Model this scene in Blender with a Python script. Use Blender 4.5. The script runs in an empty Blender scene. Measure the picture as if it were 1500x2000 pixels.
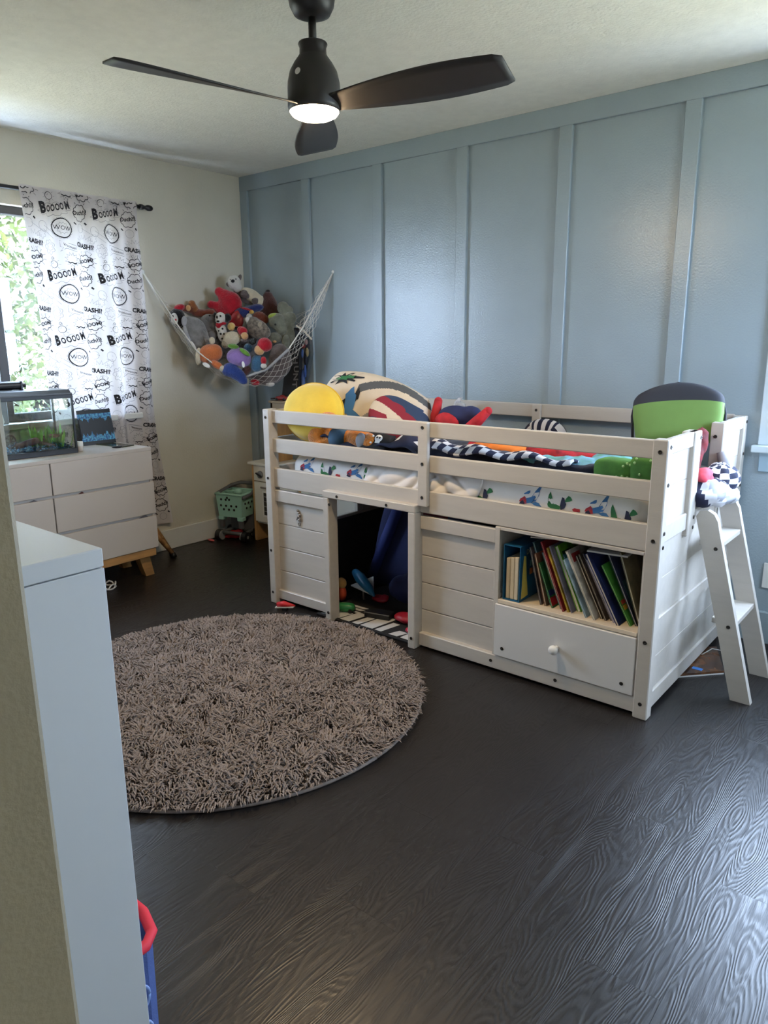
import bpy, bmesh, math, random
import numpy as np
from mathutils import Vector, Matrix, Euler
random.seed(7); RNG = np.random.default_rng(7)
S = bpy.context.scene
COL = S.collection
R = math.radians

# ------------------------------------------------------------------ camera, world, sun, exposure
CAM = Vector((4.12166, -3.49888, 1.35367)); CROT = Euler((1.33981246, 0.00729772, 0.68752695)); FPX = 1419.094
cd = bpy.data.cameras.new('camera'); co = bpy.data.objects.new('camera', cd); COL.objects.link(co)
co.location = CAM; co.rotation_euler = CROT
cd.sensor_fit = 'VERTICAL'; cd.sensor_height = 36; cd.lens = FPX / 2000 * 36; cd.clip_start = .02
S.camera = co
W = bpy.data.worlds.new('sky'); S.world = W; W.use_nodes = True
bg = W.node_tree.nodes['Background']; bg.inputs[0].default_value = (.58, .72, 1.0, 1); bg.inputs[1].default_value = 29.0
sd = bpy.data.lights.new('sun', 'SUN'); sd.energy = 24; sd.angle = R(1); sd.color = (1, .93, .8)
so = bpy.data.objects.new('sun', sd); COL.objects.link(so); so.rotation_euler = (R(38), R(28), 0)
S.view_settings.view_transform = 'Standard'; S.view_settings.look = 'None'
S.view_settings.exposure = 0.52; S.view_settings.gamma = 1.0; S.view_settings.use_curve_mapping = False
S.cycles.max_bounces = 6; S.cycles.diffuse_bounces = 4; S.cycles.glossy_bounces = 2; S.cycles.adaptive_threshold = .045; S.cycles.transparent_max_bounces = 12
S.cycles.caustics_reflective = False; S.cycles.caustics_refractive = False; S.cycles.sample_clamp_indirect = 6
LAMP = 200.0                                     # emission of the fan's lens

def portal(loc, rot, sx, sy):                    # guides daylight sampling through a window opening
    l = bpy.data.lights.new('window_portal', 'AREA'); l.shape = 'RECTANGLE'; l.size = sx; l.size_y = sy
    l.cycles.is_portal = True
    o = bpy.data.objects.new('window_portal', l); COL.objects.link(o); o.location = loc; o.rotation_euler = rot

RC = CROT.to_matrix()
def ray(u, v): return RC @ Vector(((u - 750) / FPX, (1000 - v) / FPX, -1))
def at(u, v, **k):                               # point of the place behind a photo pixel, on the plane x=, y=, z= or d=(x-y)
    d = ray(u, v); a, w = next(iter(k.items()))
    if a == 'd': t = (w - (CAM.x - CAM.y)) / (d.x - d.y)
    else:
        i = 'xyz'.index(a); t = (w - CAM[i]) / d[i]
    return CAM + d * t

# ------------------------------------------------------------------ materials
def lin(c):
    return tuple((x / 255 / 12.92 if x / 255 <= .04045 else ((x / 255 + .055) / 1.055) ** 2.4) for x in c) + (1,)
MATS = {}
def mat(name, rgb, rough=.6, var=0, vs=6, bump=0, bs=60, spec=.5, metal=0, emit=0, sheen=0, stretch=None, rgb2=None, coat=0):
    if name in MATS: return MATS[name]
    m = bpy.data.materials.new(name); m.use_nodes = True; nt = m.node_tree; b = nt.nodes['Principled BSDF']
    b.inputs['Base Color'].default_value = lin(rgb); b.inputs['Roughness'].default_value = rough
    b.inputs['Metallic'].default_value = metal; b.inputs['Specular IOR Level'].default_value = spec
    if sheen: b.inputs['Sheen Weight'].default_value = sheen
    if coat: b.inputs['Coat Weight'].default_value = coat
    if emit:
        b.inputs['Emission Color'].default_value = lin(rgb); b.inputs['Emission Strength'].default_value = emit
    if var or bump:
        tc = nt.nodes.new('ShaderNodeTexCoord'); mp = nt.nodes.new('ShaderNodeMapping'); nt.links.new(tc.outputs['Object'], mp.inputs[0])
        if stretch: mp.inputs['Scale'].default_value = stretch
    if var:
        n = nt.nodes.new('ShaderNodeTexNoise'); n.inputs['Scale'].default_value = vs; n.inputs['Detail'].default_value = 5
        nt.links.new(mp.outputs[0], n.inputs['Vector'])
        r = nt.nodes.new('ShaderNodeValToRGB'); r.color_ramp.elements[0].position = .3; r.color_ramp.elements[1].position = .7
        c2 = rgb2 or tuple(max(0, x * (1 - var)) for x in rgb)
        r.color_ramp.elements[0].color = lin(c2); r.color_ramp.elements[1].color = lin(rgb)
        nt.links.new(n.outputs[0], r.inputs[0]); nt.links.new(r.outputs[0], b.inputs['Base Color'])
    if bump:
        n2 = nt.nodes.new('ShaderNodeTexNoise'); n2.inputs['Scale'].default_value = bs; n2.inputs['Detail'].default_value = 3
        nt.links.new(mp.outputs[0], n2.inputs['Vector'])
        bp = nt.nodes.new('ShaderNodeBump'); bp.inputs['Strength'].default_value = bump; bp.inputs['Distance'].default_value = .01
        nt.links.new(n2.outputs[0], bp.inputs['Height']); nt.links.new(bp.outputs[0], b.inputs['Normal'])
    MATS[name] = m; return m

def glass_mat(name, tint, gloss=.08):
    m = bpy.data.materials.new(name); m.use_nodes = True; nt = m.node_tree; nt.nodes.clear()
    o = nt.nodes.new('ShaderNodeOutputMaterial'); t = nt.nodes.new('ShaderNodeBsdfTransparent'); g = nt.nodes.new('ShaderNodeBsdfGlossy')
    t.inputs[0].default_value = tint; g.inputs['Roughness'].default_value = .02
    x = nt.nodes.new('ShaderNodeMixShader'); x.inputs[0].default_value = gloss
    nt.links.new(t.outputs[0], x.inputs[1]); nt.links.new(g.outputs[0], x.inputs[2]); nt.links.new(x.outputs[0], o.inputs[0])
    return m
GLASS = glass_mat('window_glass', (.96, .98, .97, 1), .06)
TANKGLASS = glass_mat('aquarium_glass', (.97, .985, .98, 1), .06)
WATER = glass_mat('aquarium_water', (.93, .98, .96, 1), .03)
CLEARBAG = glass_mat('clear_plastic', (.85, .88, .92, 1), .18)

def cloth_translucent(name, rgb, tr):
    m = bpy.data.materials.new(name); m.use_nodes = True; nt = m.node_tree; nt.nodes.clear()
    o = nt.nodes.new('ShaderNodeOutputMaterial'); d = nt.nodes.new('ShaderNodeBsdfDiffuse'); t = nt.nodes.new('ShaderNodeBsdfTranslucent')
    d.inputs[0].default_value = lin(rgb); t.inputs[0].default_value = lin(rgb)
    x = nt.nodes.new('ShaderNodeMixShader'); x.inputs[0].default_value = tr
    nt.links.new(d.outputs[0], x.inputs[1]); nt.links.new(t.outputs[0], x.inputs[2]); nt.links.new(x.outputs[0], o.inputs[0])
    return m

WALLW = mat('painted_drywall', (216, 210, 194), .55, .03, 3, .12, 90)
CEIL = mat('orange_peel_ceiling', (238, 235, 226), .8, .03, 20, .45, 75)
BLUE = mat('blue_grey_semi_gloss', (155, 170, 178), .23, .03, 3, .14, 120, spec=.6)
BEDW = mat('white_painted_pine', (194, 187, 178), .42, .035, 5, .05, 30, stretch=(1, 8, 8))
WHITE = mat('white_lacquer', (194, 185, 176), .35, .01, 3)
WTRIM = mat('white_trim', (224, 224, 220), .45)
PINE = mat('pine_wood', (205, 158, 100), .5, .18, 4, .05, 30, stretch=(6, 6, 1))
OAK = mat('oak_wood', (196, 146, 88), .5, .2, 5, .05, 40, stretch=(8, 1, 8))
BLACKM = mat('black_satin_metal', (34, 34, 36), .38)
BOLT = mat('dark_bolt', (58, 54, 50), .35, metal=.8)
BLACKP = mat('black_plastic', (24, 25, 27), .35)

# ------------------------------------------------------------------ geometry helpers
class MB:
    def __init__(s): s.v = []; s.f = []; s.mi = []
    def add(s, vs, fs, mi=0):
        o = len(s.v); s.v += [tuple(x) for x in vs]; s.f += [tuple(i + o for i in f) for f in fs]; s.mi += [mi] * len(fs); return s
    def box(s, x0, x1, y0, y1, z0, z1, bev=0, mi=0):
        if bev <= 0:
            v = [(x0, y0, z0), (x1, y0, z0), (x1, y1, z0), (x0, y1, z0), (x0, y0, z1), (x1, y0, z1), (x1, y1, z1), (x0, y1, z1)]
            return s.add(v, [(3, 2, 1, 0), (4, 5, 6, 7), (0, 1, 5, 4), (1, 2, 6, 5), (2, 3, 7, 6), (3, 0, 4, 7)], mi)
        b = bev; v = []; ids = {}
        X = (x0, x1); Y = (y0, y1); Z = (z0, z1)
        for i in (0, 1):
            for j in (0, 1):
                for k in (0, 1):
                    sx, sy, sz = (1 - 2 * i) * b, (1 - 2 * j) * b, (1 - 2 * k) * b
                    for a, p in enumerate(((X[i], Y[j] + sy, Z[k] + sz), (X[i] + sx, Y[j], Z[k] + sz), (X[i] + sx, Y[j] + sy, Z[k]))):
                        ids[i, j, k, a] = len(v); v.append(p)
        f = []
        for i in (0, 1): f.append([ids[i, 0, 0, 0], ids[i, 1, 0, 0], ids[i, 1, 1, 0], ids[i, 0, 1, 0]])
        for j in (0, 1): f.append([ids[0, j, 0, 1], ids[1, j, 0, 1], ids[1, j, 1, 1], ids[0, j, 1, 1]])
        for k in (0, 1): f.append([ids[0, 0, k, 2], ids[1, 0, k, 2], ids[1, 1, k, 2], ids[0, 1, k, 2]])
        for i in (0, 1):
            for j in (0, 1): f.append([ids[i, j, 0, 0], ids[i, j, 0, 1], ids[i, j, 1, 1], ids[i, j, 1, 0]])
        for i in (0, 1):
            for k in (0, 1): f.append([ids[i, 0, k, 0], ids[i, 0, k, 2], ids[i, 1, k, 2], ids[i, 1, k, 0]])
        for j in (0, 1):
            for k in (0, 1): f.append([ids[0, j, k, 1], ids[0, j, k, 2], ids[1, j, k, 2], ids[1, j, k, 1]])
        for i in (0, 1):
            for j in (0, 1):
                for k in (0, 1): f.append([ids[i, j, k, a] for a in range(3)])
        cx, cy, cz = (x0 + x1) / 2, (y0 + y1) / 2, (z0 + z1) / 2; c = Vector((cx, cy, cz)); g = []
        for q in f:
            p = [Vector(v[t]) for t in q]; n = (p[1] - p[0]).cross(p[2] - p[0]); m = sum(p, Vector()) / len(p)
            g.append(tuple(q) if n.dot(m - c) > 0 else tuple(reversed(q)))
        return s.add(v, g, mi)
    def tube(s, pts, r, n=8, cap=True, mi=0):
        pts = [Vector(p) for p in pts]; rr = r if isinstance(r, (list, tuple)) else [r] * len(pts); rings = []; up = None
        vs = []
        for i, p in enumerate(pts):
            t = (pts[min(i + 1, len(pts) - 1)] - pts[max(i - 1, 0)]).normalized()
            if up is None: up = Vector((0, 0, 1)) if abs(t.z) < .9 else Vector((1, 0, 0))
            a = t.cross(up).normalized(); b = a.cross(t).normalized(); up = b
            for k in range(n):
                w = 2 * math.pi * k / n; vs.append(p + (a * math.cos(w) + b * math.sin(w)) * rr[i])
        fs = [(i * n + k, i * n + (k + 1) % n, (i + 1) * n + (k + 1) % n, (i + 1) * n + k) for i in range(len(pts) - 1) for k in range(n)]
        if cap: fs += [tuple(range(n))[::-1], tuple((len(pts) - 1) * n + k for k in range(n))]
        return s.add(vs, fs, mi)
    def lathe(s, prof, n=28, c=(0, 0, 0), mi=0):
        vs = [(c[0] + r * math.cos(2 * math.pi * k / n), c[1] + r * math.sin(2 * math.pi * k / n), c[2] + z) for r, z in prof for k in range(n)]
        fs = [(i * n + k, i * n + (k + 1) % n, (i + 1) * n + (k + 1) % n, (i + 1) * n + k) for i in range(len(prof) - 1) for k in range(n)]
        fs += [tuple(range(n))[::-1], tuple((len(prof) - 1) * n + k for k in range(n))]
        return s.add(vs, fs, mi)
    def prism(s, pts, d, mi=0):                   # pts: 3d outline, d: extrusion vector
        d = Vector(d); p = [Vector(q) for q in pts]; n = len(p)
        return s.add(p + [q + d for q in p], [tuple(range(n))[::-1], tuple(range(n, 2 * n))] + [(i, (i + 1) % n, n + (i + 1) % n, n + i) for i in range(n)], mi)
    def ball(s, c, r, rot=None, n=14, m=9, mi=0, e=1):
        r = r if isinstance(r, (list, tuple)) else (r, r, r); M_ = Euler(rot).to_matrix() if rot else None; vs = []
        sg = lambda q: math.copysign(abs(q) ** e, q)
        for i in range(m + 1):
            a = -math.pi / 2 + math.pi * i / m
            for k in range(n):
                w = 2 * math.pi * k / n
                p = Vector((r[0] * sg(math.cos(a)) * sg(math.cos(w)), r[1] * sg(math.cos(a)) * sg(math.sin(w)), r[2] * sg(math.sin(a))))
                if M_: p = M_ @ p
                vs.append(p + Vector(c))
        return s.add(vs, [(i * n + k, i * n + (k + 1) % n, (i + 1) * n + (k + 1) % n, (i + 1) * n + k) for i in range(m) for k in range(n)], mi)
    def grid(s, fn, nu, nv, mi=0, mif=None):
        vs = [fn(i / nu, j / nv) for j in range(nv + 1) for i in range(nu + 1)]; o = len(s.v); w = nu + 1
        for j in range(nv):
            for i in range(nu): s.f.append((o + j * w + i, o + j * w + i + 1, o + (j + 1) * w + i + 1, o + (j + 1) * w + i)); s.mi.append(mif(i, j) if mif else mi)
        s.v += [tuple(x) for x in vs]; return s
    def mesh(s, name, mats, smooth=False):
        m = bpy.data.meshes.new(name); m.from_pydata(s.v, [], s.f); 
        for q in (mats if isinstance(mats, (list, tuple)) else [mats]): m.materials.append(q)
        if any(s.mi): m.polygons.foreach_set('material_index', s.mi)
        if smooth: m.polygons.foreach_set('use_smooth', [True] * len(m.polygons))
        m.update(); return m
    def build(s, name, mats, parent=None, smooth=False, loc=None):
        o = bpy.data.objects.new(name, s.mesh(name, mats, smooth)); COL.objects.link(o); o.parent = parent
        if loc: o.location = loc
        return o
def tag(o, label=None, cat=None, group=None, kind=None):
    if label: o['label'] = label
    if cat: o['category'] = cat
    if group: o['group'] = group
    if kind: o['kind'] = kind
    return o
def empty(name, loc, label, cat, rz=0, group=None):
    o = bpy.data.objects.new(name, None); COL.objects.link(o); o.location = loc; o.rotation_euler = (0, 0, rz); o.empty_display_size = .05
    return tag(o, label, cat, group)
def link(name, me, parent, loc=(0, 0, 0), rot=(0, 0, 0)):
    o = bpy.data.objects.new(name, me); COL.objects.link(o); o.parent = parent; o.location = loc; o.rotation_euler = rot; return o
def rot_obj(o, rx=0, ry=0, rz=0): o.rotation_euler = (rx, ry, rz); return o
def solidify(o, t):
    m = o.modifiers.new('thickness', 'SOLIDIFY'); m.thickness = t; m.offset = 0; return o
def fleece(o, voxel=.01, disp=0, dscale=.1, smooth=4):      # melts overlapping lumps into one soft body
    m = o.modifiers.new('melt', 'REMESH'); m.mode = 'VOXEL'; m.voxel_size = voxel; m.use_smooth_shade = True
    m = o.modifiers.new('soften', 'SMOOTH'); m.iterations = smooth; m.factor = .5
    if disp:
        t = bpy.data.textures.new('folds', 'CLOUDS'); t.noise_scale = dscale; t.noise_depth = 2
        m = o.modifiers.new('folds', 'DISPLACE'); m.texture = t; m.strength = disp; m.mid_level = .5; m.texture_coords = 'GLOBAL'
    return o
_txt = {}
def text_geo(body, size=1, bold=0, sx=1):
    k = (body, bold)
    if k not in _txt:
        c = bpy.data.curves.new('lettering', 'FONT'); c.body = body; c.size = 1; c.align_x = 'CENTER'; c.align_y = 'CENTER'; c.offset = bold; c.resolution_u = 2
        o = bpy.data.objects.new('lettering', c); COL.objects.link(o); dg = bpy.context.evaluated_depsgraph_get()
        me = o.evaluated_get(dg).to_mesh(); v = [tuple(q.co) for q in me.vertices]; f = [tuple(p.vertices) for p in me.polygons]
        o.evaluated_get(dg).to_mesh_clear(); bpy.data.objects.remove(o); bpy.data.curves.remove(c); _txt[k] = (v, f)
    v, f = _txt[k]; return [(x * size * sx, y * size) for x, y, z in v], f
def stroke2(pts, w, closed=False):               # flat pen line of width w in 2d
    n = len(pts); P = [Vector((p[0], p[1])) for p in pts]; v = []; w *= 1.0
    for i in range(n):
        a = P[i - 1] if (i or closed) else P[i]; b = P[(i + 1) % n] if (i < n - 1 or closed) else P[i]
        d = (b - a); d = d.normalized() if d.length else Vector((1, 0)); q = Vector((-d.y, d.x)) * w / 2; v += [tuple(P[i] + q), tuple(P[i] - q)]
    f = [(2 * i, 2 * i + 1, 2 * ((i + 1) % n) + 1, 2 * ((i + 1) % n)) for i in range(n if closed else n - 1)]
    return v, f

# ================================================================== THE SETTING
H = 2.44; XR = 4.75; YF = -3.30; WT = .12
WL = (-2.45, -.97, .93, 2.07)                    # window in the left wall: y0, y1, z0, z1
WB = (3.43, 4.55, .90, 2.06)                     # window in the blue wall: x0, x1, z0, z1
portal((-.06, (WL[0] + WL[1]) / 2, (WL[2] + WL[3]) / 2), (0, R(-90), 0), WL[3] - WL[2], WL[1] - WL[0])
portal(((WB[0] + WB[1]) / 2, .06, (WB[2] + WB[3]) / 2), (R(-90), 0, 0), WB[1] - WB[0], WB[3] - WB[2])

def struct(o): o['kind'] = 'structure'; return o
# floor: dark planks running towards the blue wall
def plank_material():
    m = bpy.data.materials.new('dark_embossed_vinyl'); m.use_nodes = True; nt = m.node_tree; N = nt.nodes.new; L = nt.links.new; b = nt.nodes['Principled BSDF']
    tc = N('ShaderNodeTexCoord'); oi = N('ShaderNodeObjectInfo'); mp = N('ShaderNodeMapping'); mp.inputs['Scale'].default_value = (1, .17, 1)
    sc = N('ShaderNodeVectorMath'); sc.operation = 'SCALE'; sc.inputs[0].default_value = (37, 91, 13); L(oi.outputs['Random'], sc.inputs['Scale'])
    ad = N('ShaderNodeVectorMath'); L(tc.outputs['Object'], ad.inputs[0]); L(sc.outputs[0], ad.inputs[1]); L(ad.outputs[0], mp.inputs[0])
    n1 = N('ShaderNodeTexNoise'); n1.inputs['Scale'].default_value = 7; n1.inputs['Detail'].default_value = 2; L(mp.outputs[0], n1.inputs['Vector'])
    wv = N('ShaderNodeMath'); wv.operation = 'MULTIPLY'; wv.inputs[1].default_value = 46; L(n1.outputs[0], wv.inputs[0])
    sn = N('ShaderNodeMath'); sn.operation = 'SINE'; wv2 = N('ShaderNodeMath'); wv2.operation = 'MULTIPLY'; wv2.inputs[1].default_value = 6.283; L(wv.outputs[0], wv2.inputs[0]); L(wv2.outputs[0], sn.inputs[0])
    n2 = N('ShaderNodeTexNoise'); n2.inputs['Scale'].default_value = 190; n2.inputs['Detail'].default_value = 3
    m2 = N('ShaderNodeMapping'); m2.inputs['Scale'].default_value = (1, .09, 1); L(ad.outputs[0], m2.inputs[0]); L(m2.outputs[0], n2.inputs['Vector'])
    mx = N('ShaderNodeMath'); mx.operation = 'MULTIPLY_ADD'; mx.inputs[1].default_value = .24; L(sn.outputs[0], mx.inputs[0]); L(n2.outputs[0], mx.inputs[2])
    bp = N('ShaderNodeBump'); bp.inputs['Strength'].default_value = .30; bp.inputs['Distance'].default_value = .0016; L(mx.outputs[0], bp.inputs['Height']); L(bp.outputs[0], b.inputs['Normal'])
    rp = N('ShaderNodeValToRGB'); rp.color_ramp.elements[0].color = lin((27, 24, 23)); rp.color_ramp.elements[1].color = lin((37, 33, 31)); L(mx.outputs[0], rp.inputs[0]); L(rp.outputs[0], b.inputs['Base Color'])
    rr = N('ShaderNodeMapRange'); rr.inputs['From Min'].default_value = .2; rr.inputs['From Max'].default_value = .8; rr.inputs['To Min'].default_value = .42; rr.inputs['To Max'].default_value = .29; L(mx.outputs[0], rr.inputs['Value']); L(rr.outputs[0], b.inputs['Roughness'])
    b.inputs['Specular IOR Level'].default_value = .5
    return m
floor = struct(MB().box(-.15, 5.3, -4.9, .15, -.12, -.006).build('floor', mat('joint_dark', (18, 17, 17), .8)))
PW, PL = .18, 1.22
pm = MB().box(.0002, PW - .0002, .0002, PL - .0002, -.006, 0).mesh('plank', plank_material())
known = {3.41: -1.59, 3.77: -1.735, 2.69: -2.506, 3.59: -.95}
x = .17 - PW
while x < 5.1:
    off = next((v for k, v in known.items() if abs(k - x) < .02), -random.random() * PL)
    y = off
    while y + PL < .0: y += PL
    while y > -4.9:
        hi = min(y + PL, .0)
        if hi - y > PL - .01: link('plank', pm, floor, (x, y, 0))
        elif hi - y > .05: link('plank', MB().box(.0002, PW - .0002, .0002, hi - y - .0002, -.006, 0).mesh('plank', pm.materials[0]), floor, (x, y, 0))
        y -= PL
    x += PW
struct(MB().box(-.15, 5.3, -4.9, .15, H, H + .15).build('ceiling', CEIL))
def wall_with_hole(name, m, ax, c0, c1, a0, a1, h):
    """ax 'x': slab x in c0..c1 spanning y a0..a1; h = (b0,b1,z0,z1) opening"""
    b = MB()
    def bx(p0, p1, z0, z1):
        if ax == 'x': b.box(c0, c1, p0, p1, z0, z1)
        else: b.box(p0, p1, c0, c1, z0, z1)
    bx(a0, h[0], 0, H); bx(h[1], a1, 0, H); bx(h[0], h[1], 0, h[2]); bx(h[0], h[1], h[3], H)
    return struct(b.build(name, m))
wall_left = wall_with_hole('wall_left', WALLW, 'x', -.14, 0, -4.9, .14, WL)
wall_back = wall_with_hole('wall_back', BLUE, 'y', 0, .14, 0, 5.3, WB)
WR = (-1.15, -.50, 1.15, 2.06)                    # unseen window in the right wall, added for bluish light on the bed
wall_right = wall_with_hole('wall_right', WALLW, 'x', XR, XR + .14, YF - .2, 0, WR)
portal((XR + .06, (WR[0] + WR[1]) / 2, (WR[2] + WR[3]) / 2), (0, R(90), 0), WR[3] - WR[2], WR[1] - WR[0])
wf = MB().box(0, 3.656, YF - WT, YF, 0, H, .004).box(4.6, XR, YF - WT, YF, 0, H).box(3.656, 4.6, YF - WT, YF, 2.08, H)
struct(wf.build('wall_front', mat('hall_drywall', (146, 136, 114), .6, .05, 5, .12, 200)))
struct(MB().box(0, 5.3, -4.9, -4.8, 0, H).box(5.2, 5.3, -4.8, YF - .2, 0, H).box(2.4, 2.5, -4.8, YF - WT, 0, H).build('wall_hall', WALLW))
# board and batten on the blue wall
X0, SP, PWD = .0718, .5891, .5206; RZ = 2.3461
ba = 0.019
def bt(x0, x1, z0, z1, name='batten'): return MB().box(x0, x1, -ba, 0, z0, z1, .002).build(name, BLUE, wall_back)
bt(0, XR, RZ, H, 'top_rail'); bt(0.001, X0, .15, RZ)
for k in range(8):
    a = X0 + k * SP + PWD; b = X0 + (k + 1) * SP
    if b < XR:
        if a < 3.36: bt(a, b, .15, RZ)
        else: bt(a, b, 2.15, RZ); bt(a, b, .15, .78)
struct(MB().box(0, XR, -.024, 0, 0, .147, .003).build('baseboard_back', BLUE))
struct(MB().box(0, .016, YF, -.02, 0, .135, .003).build('baseboard_left', WTRIM))
struct(MB().box(.02, 3.1, YF, YF + .016, 0, .135, .003).build('baseboard_front', WTRIM))

# window in the left wall: dark frame, one mullion, white sill
w1 = bpy.data.objects.new('window_1', None); COL.objects.link(w1); struct(w1); w1.location = (0, 0, 0)
y0, y1, z0, z1 = WL; DK = mat('dark_bronze_frame', (50, 47, 46), .4)
MB().box(-.10, -.05, y0, y1, z1 - .045, z1, .004).box(-.10, -.05, y0, y1, z0, z0 + .045, .004).box(-.10, -.05, y0, y0 + .045, z0, z1, .004).box(-.10, -.05, y1 - .045, y1, z0, z1, .004).build('window_frame', DK, w1)
MB().box(-.095, -.045, -1.715, -1.665, z0 + .04, z1 - .04, .003).build('mullion', DK, w1)
MB().box(-.085, -.055, -1.755, -1.727, z0 + .04, z1 - .04, .003).build('sash_stile', mat('grey_sash', (150, 146, 140), .4), w1)
MB().box(-.079, -.075, y0 + .04, -1.70, z0 + .04, z1 - .04).build('pane', GLASS, w1)
MB().box(-.071, -.067, -1.70, y1 - .04, z0 + .04, z1 - .04).build('pane', GLASS, w1)
MB().box(-.05, .045, y0 - .05, y1 + .05, z0 - .035, z0, .004).build('window_sill', WTRIM, w1)
MB().box(0, .012, y0 - .04, y1 + .04, z0 - .12, z0 - .035, .003).build('apron', WTRIM, w1)
# window in the blue wall, mostly beyond the frame of the photograph
w2 = bpy.data.objects.new('window_2', None); COL.objects.link(w2); struct(w2)
x0, x1, z0, z1 = WB; TB = mat('pale_blue_trim', (150, 174, 188), .4)
TB2 = mat('pale_trim', (196, 208, 214), .4)
MB().box(x0 - .055, x0, -.02, 0, z0, z1 + .05, .003).build('casing', TB2, w2); MB().box(x1, x1 + .055, -.02, 0, z0, z1 + .05, .003).build('casing', TB2, w2)
MB().box(x0 - .055, x1 + .055, -.02, 0, z1, z1 + .06, .003).build('head_casing', TB2, w2)
MB().box(x0 - .075, x1 + .075, -.045, .06, z0 - .032, z0, .004).build('window_sill', TB2, w2)
MB().box(x0 - .045, x1 + .045, -.016, 0, z0 - .118, z0 - .032, .003).build('apron', TB, w2)
MB().box(x0, x0 + .04, .06, .10, z0, z1, .003).box(x1 - .04, x1, .06, .10, z0, z1, .003).box(x0, x1, .06, .10, z0, z0 + .04, .003).box(x0, x1, .06, .10, z1 - .04, z1, .003).box(x0, x1, .06, .10, 1.46, 1.50, .003).build('window_frame', DK, w2)
MB().box(x0 + .03, x1 - .03, .078, .082, z0 + .03, 1.47).build('pane', GLASS, w2); MB().box(x0 + .03, x1 - .03, .084, .088, 1.48, z1 - .03).build('pane', GLASS, w2)
w3 = bpy.data.objects.new('unseen_window', None); COL.objects.link(w3); struct(w3); y0, y1, z0, z1 = WR
MB().box(XR + .06, XR + .10, y0, y1, z1 - .04, z1, .003).box(XR + .06, XR + .10, y0, y1, z0, z0 + .04, .003).box(XR + .06, XR + .10, y0, y0 + .04, z0, z1, .003).box(XR + .06, XR + .10, y1 - .04, y1, z0, z1, .003).box(XR + .06, XR + .10, (y0 + y1) / 2 - .02, (y0 + y1) / 2 + .02, z0, z1, .003).build('window_frame', DK, w3)
MB().box(XR - .04, XR + .06, y0 - .06, y1 + .06, z0 - .03, z0, .004).build('window_sill', WTRIM, w3)
MB().box(XR + .078, XR + .082, y0 + .03, y1 - .03, z0 + .03, z1 - .03).build('pane', GLASS, w3)
# outside
struct(MB().box(-30, -1.2, -25, 25, -1.2, -1.0).box(-30, 30, 1.2, 40, -1.2, -1.0).box(6.2, 30, -25, 1.2, -1.2, -1.0).build('ground_outside', mat('pale_bounce_ground', (186, 178, 150), .9, .3, 2)))  # ground colour raised to bounce warm light up to the ceiling
LEAF = mat('sunlit_leaves', (84, 96, 48), .5, .5, 2.0, rgb2=(40, 52, 26))
def tree(loc, label, n, spread, hgt, bh):
    t = empty('garden_tree', loc, label, 'tree')
    MB().tube([(0, 0, -.0), (.1, .1, bh * .6), (.05, .3, bh + hgt * .5)], [.16, .12, .05], 8).build('trunk', mat('pale_bark', (176, 168, 150), .8, .3, 9), t, True)
    br = MB()
    for a, z in ((.6, .9), (2.4, 1.3), (4.2, 1.1), (5.4, 1.7)):
        br.tube([(.08, .1, bh * .6 + z * .2), (math.cos(a) * spread * .4, math.sin(a) * spread * .4, bh + z * .5), (math.cos(a) * spread * .8, math.sin(a) * spread * .8, bh + z)], [.06, .045, .015], 6)
    br.build('branch', MATS['pale_bark'], t, True)
    d = RNG.normal(size=(n, 3)); d /= np.linalg.norm(d, axis=1)[:, None]; rad = RNG.random(n) ** .4
    c = d * rad[:, None] * np.array([spread, spread, hgt]) + np.array([0, .1, bh + hgt * .45])
    a = RNG.normal(size=(n, 3)); a /= np.linalg.norm(a, axis=1)[:, None]; b = np.cross(a, RNG.normal(size=(n, 3))); b /= np.linalg.norm(b, axis=1)[:, None]
    s = (.026 + .03 * RNG.random(n))[:, None]
    v = np.stack([c - a * s * 1.3, c + b * s * .6, c + a * s * 1.3, c - b * s * .6], 1).reshape(-1, 3)
    me = bpy.data.meshes.new('foliage'); me.from_pydata(v.tolist(), [], np.arange(4 * n).reshape(-1, 4).tolist()); me.materials.append(LEAF)
    f = bpy.data.objects.new('foliage', me); COL.objects.link(f); f.parent = t; f['kind'] = 'stuff'
tree((-3.4, -1.4, -1.0), 'sunlit leafy tree with pale branches close outside the left window', 20000, 1.5, 2.2, 2.0)
tree((-8.5, 4.2, -1.0), 'yellow green tree standing farther off behind the window tree', 14000, 2.0, 3.0, 1.6)

# ================================================================== CEILING FAN
FX, FY = 2.35, -1.68
fan = empty('ceiling_fan', (FX, FY, H), 'black three-blade ceiling fan with a lit round lamp', 'ceiling fan')
def zz(z): return z - H
FB = mat('fan_matte_black', (40, 38, 38), .42, .1, 20)
MB().lathe([(.036, zz(2.326)), (.056, zz(2.334)), (.068, zz(2.356)), (.074, zz(2.388)), (.075, zz(2.44))]).build('canopy', FB, fan, True)
MB().lathe([(.0122, zz(2.24)), (.0122, zz(2.34))], 16).build('downrod', FB, fan, True)
MB().lathe([(.080, zz(2.062)), (.0835, zz(2.075)), (.083, zz(2.125)), (.0815, zz(2.145)), (.074, zz(2.175)), (.060, zz(2.199)), (.047, zz(2.216)), (.0425, zz(2.223)), (.0415, zz(2.242)), (.046, zz(2.252)), (.044, zz(2.256)), (.015, zz(2.250))], 36).build('motor_housing', FB, fan, True)
LENS = mat('lit_lens', (255, 222, 176), .4, emit=LAMP)
MB().lathe([(.002, zz(2.040)), (.03, zz(2.0405)), (.055, zz(2.044)), (.070, zz(2.051)), (.0775, zz(2.061)), (.078, zz(2.068))], 32).build('lamp_lens', LENS, fan, True)
BLD = mat('blade_black', (44, 42, 42), .5, .1, 30)
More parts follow.
